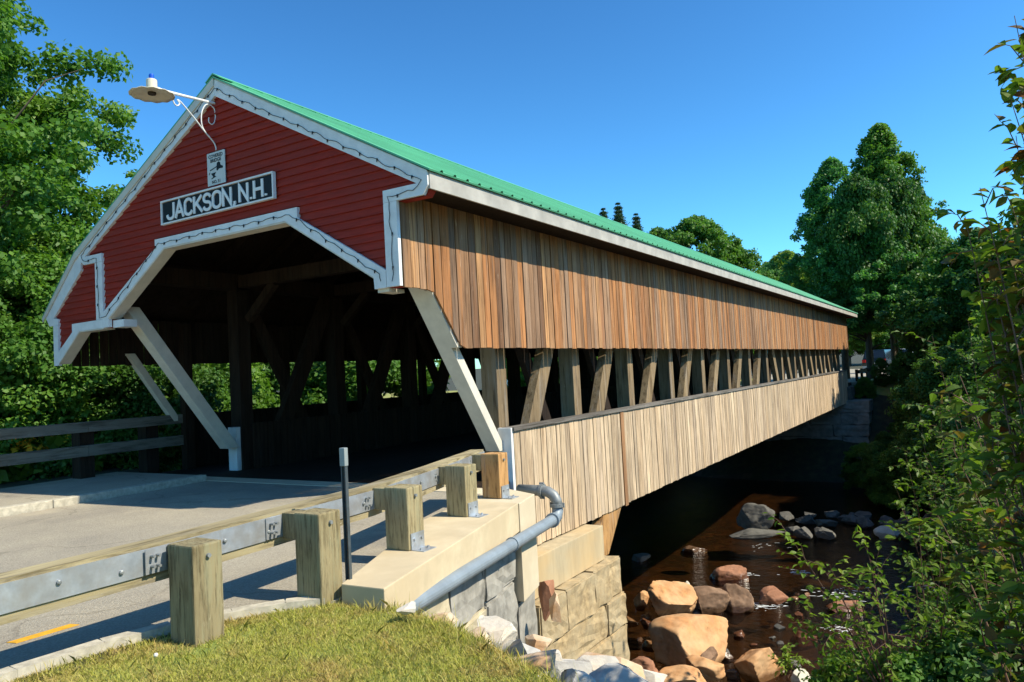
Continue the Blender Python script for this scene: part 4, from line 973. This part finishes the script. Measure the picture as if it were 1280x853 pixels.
def tree_mesh(name, h, rx, base, n_cl, n_leaf, leaf, seed, shape='round', cl_r=.55, lobes=5, trunk_r=.22, bare=0.0):
    """returns (trunk mesh, crown mesh), foot at the origin"""
    rng = np.random.default_rng(seed); rr = random.Random(seed)
    ch = h - base; cs = []
    lob = [(rr.uniform(0, 6.28), rr.uniform(.15, .9), rr.uniform(.35, .6)) for _ in range(lobes)]
    tries = 0
    while len(cs) < n_cl and tries < n_cl * 40:
        tries += 1
        t = rr.random(); a = rr.uniform(0, 2 * PI)
        if shape == 'round': env = math.sin(PI * min(1, max(0, .08 + .92 * t))) ** .6
        elif shape == 'egg': env = (1 - t) ** .72 * min(1, .5 + t * 3)
        elif shape == 'shrub': env = (1 - t ** 2.2) ** .5
        else: env = 1 - t
        lump = 1 + (.45 if shape != 'egg' else .22) * noise.noise(Vector((math.cos(a) * 1.6, math.sin(a) * 1.6, t * 3.2 + seed))) + (.22 if shape != 'egg' else .42) * noise.noise(Vector((math.cos(a) * 4, math.sin(a) * 4, t * 8 + seed)))
        rad = rx * env * lump * (rr.random() ** .42) * (1.18 if rr.random() < .12 else 1.0)
        zz = base + t * ch
        gap = noise.noise(Vector((math.cos(a) * rad * .8 + seed, math.sin(a) * rad * .8, zz * .8)))
        if gap < -.30 + bare: continue
        cs.append((math.cos(a) * rad, math.sin(a) * rad, zz))
    cs = np.array(cs); rad = cl_r * (.6 + .8 * rng.random(len(cs)))
    cnt = np.maximum(3, (n_leaf / len(cs) * (rad / cl_r) ** 2)).astype(int)
    v, f = leaves(cs, rad, cnt, leaf, rng)
    crown = fast_mesh(name + '_crown', v, f, 4)
    # trunk with limbs
    mb = MB(); pts = []; n = 9
    for i in range(n):
        t = i / (n - 1); pts.append((.12 * h * .1 * noise.noise(Vector((t * 3, seed, 0))), .012 * h * noise.noise(Vector((t * 3, seed, 9))), -.6 + t * (h * .88 + .6)))
    mb.tube(pts, [trunk_r * (1 - .92 * i / (n - 1)) + .01 for i in range(n)], 9)
    idx = rng.permutation(len(cs))[:min(len(cs), 46)]
    for j in idx:
        c = Vector(cs[j]); r = math.hypot(c.x, c.y); zs = max(base * .6, c.z - r * rr.uniform(.5, .9)); zs = min(zs, h * .85)
        t = (zs + .6) / (h * .88 + .6); k = min(n - 2, int(t * (n - 1))); p0 = Vector(pts[k]).lerp(Vector(pts[k + 1]), t * (n - 1) - k)
        mid = p0.lerp(c, .5) + Vector((rr.gauss(0, .09) * r, rr.gauss(0, .09) * r, -.10 * r)); rb = trunk_r * (1 - .9 * t) * .42 + .008
        mb.tube([p0, p0.lerp(mid, .55) + Vector((0, 0, .05 * r)), mid, mid.lerp(c, .5) + Vector((rr.gauss(0, .05) * r, 0, .05 * r)), c], [rb * .8, rb * .6, rb * .42, rb * .25, .005], 5, cap=False)
    b = mb.bm(); tm = bpy.data.meshes.new(name + '_trunk'); b.to_mesh(tm); b.free()
    for p in tm.polygons: p.use_smooth = True
    return tm, crown
def conifer_mesh(name, h, rx, seed, n_leaf):
    rng = np.random.default_rng(seed); mb = MB(); mb.tube([(0, 0, -.5), (0, 0, h * .97)], [h * .013, .01], 7); V = []; Fc = []; nv = 0
    levels = int(h * 2.6)
    for i in range(levels):
        t = i / levels; z = h * (.08 + .92 * t); L = rx * (1 - t) * (.75 + .45 * rng.random()) + .04
        for k in range(7):
            a = 2 * PI * (k + rng.random()) / 7; d = np.array([math.cos(a), math.sin(a), -.28 - .2 * (1 - t)])
            m_ = max(6, int(n_leaf / levels / 7 * (L / rx + .25))); s = rng.random(m_) ** .7
            C = np.array([0, 0, z]) + d * (s * L)[:, None] + rng.normal(size=(m_, 3)) * min(.10, L * .16 + .01)
            v, f = leaves(C, np.full(m_, .08), np.ones(m_, int), .06 + .11 * min(1, L), rng, .4, .3, droop=1.2); V.append(v); Fc.append(f + nv); nv += len(v)
    crown = fast_mesh(name + '_crown', np.concatenate(V), np.concatenate(Fc), 4)
    b = mb.bm(); tm = bpy.data.meshes.new(name + '_trunk'); b.to_mesh(tm); b.free(); return tm, crown
_used = set()
def plant(name, meshes, mat, loc, label, cat, group=None, scale=1.0, rot=None, stem='bark', sxy=1.0):
    e = empty(name, loc, label, cat, group)
    for nm, me, mt in (('trunk', meshes[0], stem), ('crown', meshes[1], mat)):
        o = bpy.data.objects.new(nm, me); COL.objects.link(o); o.parent = e
        if len(me.materials) == 0: me.materials.append(M[mt])
        elif me.materials[0] != M[mt]:
            o.material_slots[0].link = 'OBJECT'; o.material_slots[0].material = M[mt]
    e.scale = (scale * sxy, scale * sxy, scale); e.rotation_euler = (0, 0, random.uniform(0, 6.28) if rot is None else rot)
    return e
def spot(u, d, z=None):
    p = at(u, 450, d); return Vector((p.x, p.y, ground(p.x, p.y) if z is None else z))

maple = tree_mesh('maple', 9.6, 4.3, 1.2, 720, 130000, .105, 11, 'round', .34, bare=.42, trunk_r=.2)
maple2 = tree_mesh('maple_tall', 11, 3.6, 1.0, 760, 130000, .105, 23, 'round', .38, bare=.28, trunk_r=.24)
bush = tree_mesh('bush', 4.2, 2.1, .1, 300, 75000, .095, 31, 'shrub', .36, trunk_r=.06)
bush2 = tree_mesh('bush_tall', 5.4, 1.9, .2, 300, 75000, .095, 37, 'round', .38, trunk_r=.07)
far_round = tree_mesh('far_round', 12, 4.6, 2.0, 700, 70000, .20, 41, 'round', .44, bare=.2, trunk_r=.25)
far_egg = tree_mesh('far_egg', 15, 4.6, 3.7, 1000, 85000, .17, 43, 'egg', .36, bare=.34, trunk_r=.26)
high = tree_mesh('high_crown', 12, 4.0, 4.4, 260, 40000, .24, 45, 'round', .7, trunk_r=.27)
spruce = conifer_mesh('spruce', 17, 5.4, 47, 110000)
low = tree_mesh('low_shrub', 1.5, 1.0, .02, 130, 9000, .10, 53, 'shrub', .26, trunk_r=.03)

# left bank
plant('maple_tree', maple, 'leaf_bright', spot(-84, 17.5), 'broad maple with airy sunlit branches reaching toward the gable lamp', 'tree', rot=1.0, scale=1.08)
plant('maple_tree', maple2, 'leaf_mid', spot(-158, 14), 'tall dense maple filling upper left corner', 'tree', rot=2.0, scale=1.08)
LEFT = [(-10, 16.0, 'bush2', 'leaf_bright', 1.0, 'bright green shrub behind left end of timber fence'), (52, 15.4, 'bush', 'leaf_mid', 1.0, 'mid green bush above the orange daylilies'),
        (105, 17.2, 'bush2', 'leaf_mid', 1.05, 'tall bush under the walkway gable eave'), (150, 16.0, 'bush', 'leaf_dark', .9, 'darker bush behind fence middle'),
        (190, 17.5, 'bush2', 'leaf_bright', .85, 'sunlit bush seen below the walkway boards'), (235, 17.8, 'bush', 'leaf_mid', .85, 'bush seen past the white portal brace')]
for u, d, k_, mt, sc_, lb in LEFT:
    plant('leafy_shrub', {'bush': bush, 'bush2': bush2}[k_], mt, spot(u, d), lb, 'shrub', 'shrubs on the left bank', sc_)
i = 0
for y in np.arange(10.5, 46, 2.3):
    x = -16.2 - (i % 3) * 1.6
    if 21.4 < y < 31: i += 1; continue
    z = max(ground(x, y), -3.4)
    h = (3.4 - z) / 4.6
    plant('bank_tree', (bush2, bush)[i % 2], ('leaf_mid', 'leaf_bright', 'leaf_dark')[i % 3], (x, y, z), 'leafy bank tree seen through the bridge truss openings', 'tree', 'trees seen through the truss', h, sxy=.9); i += 1
# behind the roof
for u, d, tv, lb in ((765, 72, 254, 'leftmost and smallest of three dark spruces above the roof'), (784, 70, 247, 'tallest dark spruce above the green roof'), (806, 71, 261, 'right of the three dark spruces beside the round trees')):
    p = spot(u, d); zt = at(u, tv, d).z; plant('spruce_tree', spruce, 'needles', p, lb, 'tree', 'spruces beyond the bridge', (zt - p.z) / 17, sxy=1.0)
for u, d, tv, sxy, mt, lb in ((832, 62, 283, .75, 'leaf_mid', 'small rounded tree beside the spruces above the roof'), (880, 60, 268, .9, 'leaf_mid', 'biggest round crowned tree showing over the green roof'), (922, 61, 300, .7, 'leaf_mid', 'lower round tree at right shoulder of the biggest one'),
                          (992, 82, 312, .95, 'leaf_yellow', 'pale yellow green tree in gap before the tall maple'), (968, 78, 328, .6, 'leaf_cool', 'small blue green tree left of the pale one'), (1016, 76, 318, .8, 'leaf_yellow', 'yellow green tree half behind the tall maple')):
    p = spot(u, d); zt = at(u, tv, d).z; plant('round_tree', far_round, mt, p, lb, 'tree', 'trees beyond the bridge', (zt - p.z) / 12.3, sxy=sxy)
for u, d, tv, sxy, mt, lb in ((1056, 47, 190, 1.0, 'leaf_cool', 'tall maple left half with blue green crown by the bridge end'), (1120, 48, 146, 1.0, 'leaf_mid', 'tallest maple with pointed green top by the bridge end'), (1088, 45, 225, 1.15, 'leaf_cool', 'maple in front of the tall pair with low branches')):
    p = spot(u, d); zt = at(u, tv, d).z; plant('tall_maple', far_egg, mt, p, lb, 'tree', 'maples at the far bridge end', (zt - p.z) / 15.4, sxy=sxy)
for u, d, tv, sxy, mt, lb in ((1192, 42, 300, .9, 'leaf_dark', 'dark tree right of the tall maples'), (1232, 36, 285, 1.0, 'leaf_dark', 'dark round tree behind the near cherry leaves'), (1300, 28, 330, .8, 'leaf_mid', 'dark tree cut by right edge of photo'), (1178, 46, 372, .8, 'leaf_dark', 'low dark tree under the tall maples')):
    p = spot(u, d); zt = at(u, tv, d).z; plant('dark_tree', far_round, mt, p, lb, 'tree', 'dark trees on the right bank', (zt - p.z) / 12.3, sxy=sxy)
RB = [(1078, 39.5, .25), (1100, 40, .27), (1124, 40, .3), (1150, 40, .6), (1072, 34, .45), (1098, 35, .42), (1122, 33, .5), (1088, 31, .42), (1112, 30, .5), (1142, 29, .6), (1128, 37, .36), (1152, 37, .6), (1165, 33, .85), (1190, 30, 1.1), (1215, 27, 1.0), (1240, 25, 1.1), (1262, 22, 1.0), (1285, 19, 1.0), (1215, 20, .5), (1262, 15, .5), (1300, 12, .55)]
for i, (u, d, sc_) in enumerate(RB):
    p = spot(u, d); p.z = max(p.z, -4.5)
    plant('bank_shrub', (bush, bush2)[i % 2], ('leaf_dark', 'leaf_mid')[i % 2 == 0], p, 'dark shaded shrub on the right river bank', 'shrub', 'shrubs on the right bank', sc_)

for i, (x, y, h) in enumerate(((6.5, 41.5, 12.5), (8, 36, 8), (23, 6, 13), (24, 13, 13), (22, 19, 12), (25, 0, 13), (24, -7, 13))):  # trees out of view, added to cut sky fill and shade the bank
    p = Vector((x, y, max(-4.4, ground(x, y)))); plant('dark_tree', (far_round, high)[i % 2], 'leaf_dark', p, 'unseen dark tree added on the right river bank to hold back light', 'tree', 'unseen trees added along the right bank', (h - p.z * .5) / 12.3)
for i, (u, d, h, sx) in enumerate(((1035, 104, 11, 1.1), (1062, 98, 10, 1.1), (1090, 102, 11, 1.1), (1116, 97, 10, 1.1), (1142, 103, 11, 1.1), (1168, 98, 11, 1.1), (1010, 110, 11, 1.1), (955, 108, 8, 1.1), (925, 112, 7, 1.2), (900, 105, 7, 1.2))):
    plant('far_tree', far_round, ('leaf_mid', 'leaf_yellow', 'leaf_cool')[i % 3], spot(u, d), 'tree in the far line beyond the road past the bridge', 'tree', 'far tree line', h / 12.3, sxy=sx)
# near cherry at the right edge: leaves big enough to need their own outline
def twig_plant(name, base, stems, leaf, seed, label, cat, mat, group=None, spread=.5, side=8, ltwig=.35, per=9, lw=.42, ang=.9):
    rr = random.Random(seed); e = empty(name, base, label, cat, group); mb = MB(); V = []; Fs = []
    def leaf_at(p, d, s):
        d = d.normalized(); n_ = Vector((rr.gauss(0, .5), rr.gauss(0, .5), 1)).normalized(); b = d.cross(n_)
        if b.length < .05: return
        b.normalize(); n_ = b.cross(d); k0 = len(V); cup = s * .12
        prof = [(0.0, 0), (.18, .62), (.42, 1.0), (.70, .72), (1.0, 0)]
        mids = []
        for t, w_ in prof:
            c = p + d * (s * t) - n_ * (s * .22 * t * t); V.append(c)
            if 0 < t < 1:
                V.append(c + b * (s * lw * w_ * .5) + n_ * cup * w_); V.append(c - b * (s * lw * w_ * .5) + n_ * cup * w_)
        i0 = k0; # order: base, (c,l,r)x3, tip
        Fs.append((i0, i0 + 2, i0 + 1)); Fs.append((i0, i0 + 1, i0 + 3))
        for q in (1, 4): Fs.append((i0 + q, i0 + q + 1, i0 + q + 4, i0 + q + 3)); Fs.append((i0 + q, i0 + q + 3, i0 + q + 5, i0 + q + 2))
        Fs.append((i0 + 7, i0 + 8, i0 + 10)); Fs.append((i0 + 7, i0 + 10, i0 + 9))
    for tip, bend, r0 in stems:
        b0 = Vector(base); tip = Vector(tip); midp = b0.lerp(tip, .5) + Vector(bend); pts = []
        for i in range(13):
            t = i / 12; pts.append(b0 * (1 - t) ** 2 + midp * 2 * t * (1 - t) + tip * t * t)
        mb.tube(pts, [r0 * (1 - .85 * i / 12) for i in range(13)], 6)
        for i in range(side):
            t = .22 + .78 * (i + rr.random()) / side; k = min(11, int(t * 12)); p = pts[k].lerp(pts[k + 1], t * 12 - k); ax = (pts[k + 1] - pts[k]).normalized()
            d = (ax * .5 + Vector((rr.gauss(0, 1), rr.gauss(0, 1), rr.gauss(0, .55))).normalized() * ang).normalized(); L = ltwig * rr.uniform(.5, 1.25) * (1.15 - .5 * t)
            q1 = p + d * L * .5 + Vector((0, 0, .03)); q2 = p + d * L + Vector((0, 0, -.02)); mb.tube([p, q1, q2], [r0 * .28, r0 * .2, r0 * .08], 4)
            for j in range(per):
                s = (j + .6) / per; c = p.lerp(q1, s * 2) if s < .5 else q1.lerp(q2, s * 2 - 1)
                ld = (d * .5 + Vector((rr.gauss(0, 1), rr.gauss(0, 1), rr.gauss(-.25, .4))).normalized()).normalized(); leaf_at(c, ld, leaf * rr.uniform(.6, 1.15))
    b = mb.bm(); tm = bpy.data.meshes.new(name + '_stems'); b.to_mesh(tm); b.free(); link('stems', tm, 'stem', e)
    me = bpy.data.meshes.new(name + '_leaves'); me.from_pydata([tuple(v) for v in V], [], Fs); me.update()
    link('foliage', me, mat, e); return e
p0 = Vector((.42, 4.1, -1.9))
st_ = []
for (u, v, d) in ((1268, 20, 4.3), (1262, 120, 4.1), (1225, 235, 4.0), (1206, 270, 4.2), (1258, 300, 4.0), (1235, 330, 4.1), (1225, 420, 4.2), (1250, 470, 4.1), (1268, 380, 3.9), (1275, 210, 4.2), (1290, 90, 4.2), (1295, 30, 4.4), (1300, 260, 3.9), (1240, 560, 4.2), (1300, 420, 4.0), (1280, 540, 4.3), (1300, 150, 4.0), (1190, 560, 4.6), (1215, 610, 4.7), (1170, 640, 5.0), (1245, 640, 4.6), (1285, 640, 4.4), (1200, 470, 4.6), (1275, 460, 4.2), (1240, 380, 4.4), (1280, 330, 4.1), (1215, 520, 4.8), (1276, 60, 4.2), (1284, 130, 4.1), (1270, 170, 4.3), (1288, 200, 4.0), (1262, 250, 4.2), (1282, 260, 4.1), (1250, 290, 4.3), (1292, 10, 4.3), (1272, 100, 4.4), (1290, 300, 4.2), (1230, 300, 4.4), (1265, 345, 4.2)):
    st_.append((at(u, v, d), (random.uniform(.0, .35), random.uniform(-.2, .2), random.uniform(.1, .5)), .014))
twig_plant('cherry_shrub', p0, st_, .105, 5, 'near leafy shrub with green and reddish leaves along right edge of photo', 'shrub', 'leaf_near', side=18, ltwig=.30, per=7, lw=.58)
SAP = [((1120, 900), 6.6, [(1080, 668), (985, 668), (1020, 700), (1010, 770), (1060, 740), (990, 780), (1100, 720)], 'light green maple sapling leaning over the river from bottom right', .078),
       ((1165, 900), 7.2, [(1148, 645), (1180, 665), (1140, 700), (1190, 720), (1130, 760)], 'upright light green sapling in middle of the right thicket', .08),
       ((1250, 900), 6.8, [(1228, 690), (1275, 715), (1210, 735), (1265, 760), (1180, 770)], 'broad sapling with layered leaves near right edge', .08)]
SAP += [((1262, 800), 9.5, [(1165, 420), (1185, 470), (1210, 400), (1240, 430), (1170, 530), (1200, 560), (1235, 520), (1265, 380), (1280, 470), (1215, 610), (1180, 620), (1275, 560), (1250, 330), (1160, 575)], 'tall leafy sapling behind the near cherry leaves at right edge', .10),
        ((1320, 820), 8.0, [(1245, 470), (1275, 420), (1290, 350), (1255, 560), (1230, 600), (1290, 520), (1285, 620), (1262, 650), (1225, 540), (1295, 280)], 'leafy sapling half cut by right edge below the cherry shrub', .095),
        ((1195, 860), 11.5, [(1130, 560), (1150, 520), (1175, 500), (1120, 610), (1165, 590), (1200, 540), (1140, 640), (1190, 640), (1215, 590)], 'shaded leafy sapling in front of the far bank shrubs', .11)]
for i, ((u, v), d, tips, lb, lf) in enumerate(SAP):
    b0 = at(u, v, d); st2 = [(at(a, c, d + random.uniform(-.5, .5)), (0, 0, random.uniform(.15, .4)), .011) for a, c in tips]
    twig_plant('maple_sapling', b0, st2, lf, 60 + i, lb, 'sapling', 'leaf_sap' if i < 3 else 'leaf_near2', 'saplings on the river bank', side=12 if i < 3 else 15, ltwig=.42 if i < 3 else .7, per=7 if i < 3 else 10, lw=.58)
p = on(1150, 850, -2.2)
for i, (u, v, d, sc_, mt) in enumerate(((1075, 860, 7.4, .55, 'leaf_bright'), (1140, 880, 6.8, .6, 'leaf_mid'), (1215, 880, 6.8, .7, 'leaf_dark'), (1290, 850, 7.0, .8, 'leaf_dark'), (1200, 850, 9.0, .7, 'leaf_dark'), (1262, 790, 10, .9, 'leaf_dark'), (1300, 740, 9.5, 1.0, 'leaf_mid'))):
    b0 = at(u, v + 60, d)
    plant('bank_weeds', low, mt, b0, 'clump of small leaved weeds at bottom right of the river bank', 'weeds', 'weed clumps on the near bank', sc_ * .9, stem='stem')
b0 = at(985, 848, 11.5)
twig_plant('small_plant', b0, [(at(985, 812, 11.5), (0, 0, .1), .008), (at(1000, 825, 11.6), (0, 0, .1), .008), (at(975, 828, 11.5), (0, 0, .1), .008)], .10, 77, 'small yellow green plant between the long boulder and the saplings', 'plant', 'leaf_yellow', side=9, ltwig=.25, per=6)

# daylilies behind the fence
dy = empty('daylily_clump', (-15.3, 6.6, .03), 'clump of orange and yellow daylilies behind the timber fence', 'flowers')
rng = np.random.default_rng(3); n_ = 700
C = np.stack([-15.3 + rng.normal(0, .4, n_), 6.8 + rng.normal(0, .9, n_), .12 + rng.random(n_) * .5], 1)
v, f = leaves(C, np.full(n_, .05), np.ones(n_, int), .30, rng, .5, .2); link('leaves', fast_mesh('daylily_leaves', v, f, 4), 'leaf_yellow', dy)
n_ = 130; C = np.stack([-15.2 + rng.normal(0, .35, n_), 6.7 + rng.normal(0, .75, n_), .35 + rng.random(n_) * .42], 1)
v, f = leaves(C, np.full(n_, .05), np.full(n_, 5), .12, rng); link('blossoms', fast_mesh('daylily_blossoms', v, f, 4), 'flower', dy)

# lawn blades
def lawn():
    rng = np.random.default_rng(9); n_ = 330000
    x = rng.uniform(-4.4, .6, n_); y = rng.uniform(.9, 4.1, n_)
    e = np.array([edge_y(a) for a in x]); kx = np.interp(y, [q[1] for q in KP], [q[0] for q in KP]) + .115
    thin = np.array([noise.noise(Vector((a * 1.7, b * 1.7, 4))) for a, b in zip(x, y)])
    keep = (y < e + .22) & (x > kx - .05 + .08 * rng.random(n_)) & (thin + rng.random(n_) * .9 > .12) & ~((x < -3.28) & (y > 3.62))
    x, y = x[keep], y[keep]; n_ = len(x); z = np.array([ground(a, b) for a, b in zip(x, y)]) - .004
    h = rng.uniform(.009, .026, n_) * (1 + .5 * rng.random(n_)) * np.where(rng.random(n_) < .03, 2.3, 1) * np.where((y > np.interp(x, [q[0] for q in EDGE], [q[1] for q in EDGE]) - .12) & (rng.random(n_) < .25), 2.6, 1); a = rng.uniform(0, 2 * PI, n_); ln = rng.uniform(.3, 1.1, n_) * h; la = rng.uniform(0, 2 * PI, n_); wd = rng.uniform(.0011, .0024, n_)
    B = np.stack([x, y, z], 1); s = np.stack([np.cos(a) * wd, np.sin(a) * wd, 0 * a], 1); T = B + np.stack([np.cos(la) * ln, np.sin(la) * ln, h], 1)
    Mi = B + np.stack([np.cos(la) * ln * .35, np.sin(la) * ln * .35, h * .6], 1)
    v = np.stack([B - s, B + s, Mi + s * .8, T, Mi - s * .8], 1).reshape(-1, 3); f = np.arange(n_ * 5).reshape(-1, 5)
    return fast_mesh('lawn', v, f, 5)
tag(link('grass', lawn(), 'blade'), 'short dry yellow green lawn in front of the guardrail', 'grass', kind='stuff')
gb = empty('dandelion', on(195, 826, .05), 'single white dandelion seed head in the lawn', 'flower')
q = on(195, 826, .05); MB().tube([q - Vector((0, 0, .06)), q + Vector((0, 0, .02))], .002, 5).build('stalk', 'leaf_mid', gb)
mb = MB(); mb.lathe([(0, .012), (.009, .008), (.012, 0), (.009, -.008), (0, -.012)], q + Vector((0, 0, .03)), 10); mb.build('seed_head', 'dandelion', gb)

# ------------------------------------------------------------------ far things: houses and cars
p = spot(940, 78); ct = empty('canopy_tent', (p.x, p.y, 0), 'teal topped white canopy tent standing beyond the far bridge end', 'canopy tent')
MB().hexa([(p.x - 3.4, p.y - 1.6, 1.75), (p.x + 3.4, p.y - 1.6, 1.75), (p.x + 3.4, p.y + 1.6, 1.75), (p.x - 3.4, p.y + 1.6, 1.75)], [(p.x - 2.4, p.y - .1, 2.75), (p.x + 2.4, p.y - .1, 2.75), (p.x + 2.4, p.y + .1, 2.75), (p.x - 2.4, p.y + .1, 2.75)]).build('canopy', 'tealmetal', ct)
for sx_ in (-3.3, 3.3):
    for sy_ in (-1.5, 1.5): MB().tube([(p.x + sx_, p.y + sy_, -.05), (p.x + sx_, p.y + sy_, 1.76)], .04, 8).build('pole', 'white', ct)
MB().box(p.x - 3.2, p.x + 3.2, p.y + 1.44, p.y + 1.47, .05, 1.74).build('back_cloth', 'housewhite', ct)
def car(name, c, rot, pm, label):
    e = empty(name, c, label, 'car'); R = Matrix.Rotation(rot, 4, 'Z')
    def put(mb, nm, mt, par=e, bv=0):
        mb.v = [tuple(R @ Vector(v) + Vector(c)) for v in mb.v]; return mb.build(nm, mt, par, bevel=bv)
    W2 = .9
    body = put(MB().prism_x([(-2.3, .35), (2.25, .35), (2.3, .75), (2.1, 1.0), (1.1, 1.1), (-2.2, 1.1), (-2.35, .8)], -W2, W2), 'body', pm, bv=.05)
    put(MB().hexa([(-W2 + .04, -2.2, 1.102), (W2 - .04, -2.2, 1.102), (W2 - .04, 1.05, 1.102), (-W2 + .04, 1.05, 1.102)], [(-W2 + .2, -1.95, 1.78), (W2 - .2, -1.95, 1.78), (W2 - .2, .25, 1.78), (-W2 + .2, .25, 1.78)]), 'cabin', pm, bv=.04)
    put(MB().hexa([(-W2 + .16, -2.215, 1.16), (W2 - .16, -2.215, 1.16), (W2 - .16, -2.17, 1.16), (-W2 + .16, -2.17, 1.16)], [(-W2 + .26, -2.0, 1.70), (W2 - .26, -2.0, 1.70), (W2 - .26, -1.96, 1.70), (-W2 + .26, -1.96, 1.70)]), 'rear_window', 'glass')
    for s_ in (-1, 1):
        put(MB().box(min(s_ * .6, s_ * .86), max(s_ * .6, s_ * .86), -2.40, -2.31, .82, 1.05), 'tail_light', 'taillight')
        for y in (-1.4, 1.4):
            wmb = MB().tube([(s_ * .70, y, .34), (s_ * .92, y, .34)], .34, 18); wh = put(wmb, 'wheel', 'tyre'); put(MB().tube([(s_ * .921, y, .34), (s_ * .935, y, .34)], .2, 14), 'rim', 'steel', wh)
    put(MB().box(-.28, .28, -2.40, -2.37, .62, .78), 'number_plate', 'letter'); put(MB().box(-.85, .85, -2.42, -2.3, .38, .56), 'bumper', 'steel')
    return e
p = spot(1102, 60); car('parked_suv', (p.x, p.y, .06), -.15, 'carpaint', 'dark parked car seen from behind between the far trunks')
p = spot(1134, 61); car('parked_car', (p.x, p.y, .06), -.15, 'carwhite', 'white parked car with red tail light behind the right far trunk')
p = spot(656, 56); car('parked_van', (p.x, p.y, ground(p.x, p.y) + .06), 1.2, 'carwhite', 'white car glimpsed through the first truss openings')
for u, d, lb in ((1088, 44.5, 'leftmost dark trunk before the parked cars'), (1118, 46, 'leaning dark trunk between the two parked cars'), (1138, 45, 'right dark trunk beside the white parked car')):
    p = spot(u, d); plant('trunk_tree', high, 'leaf_dark', p, lb, 'tree', None, 1.0, sxy=.55)
fr = empty('far_fence', (-5, 47, 0), 'low dark timber rail beyond the far bridge end', 'fence')
MB().box(-5.1, -5.0, 45, 51, .5, .68).build('rail', 'darktimber', fr)
for y in (45.2, 47.6, 50.4): MB().box(-5.24, -5.104, y - .07, y + .07, -.2, .72).build('post', 'darktimber', fr)
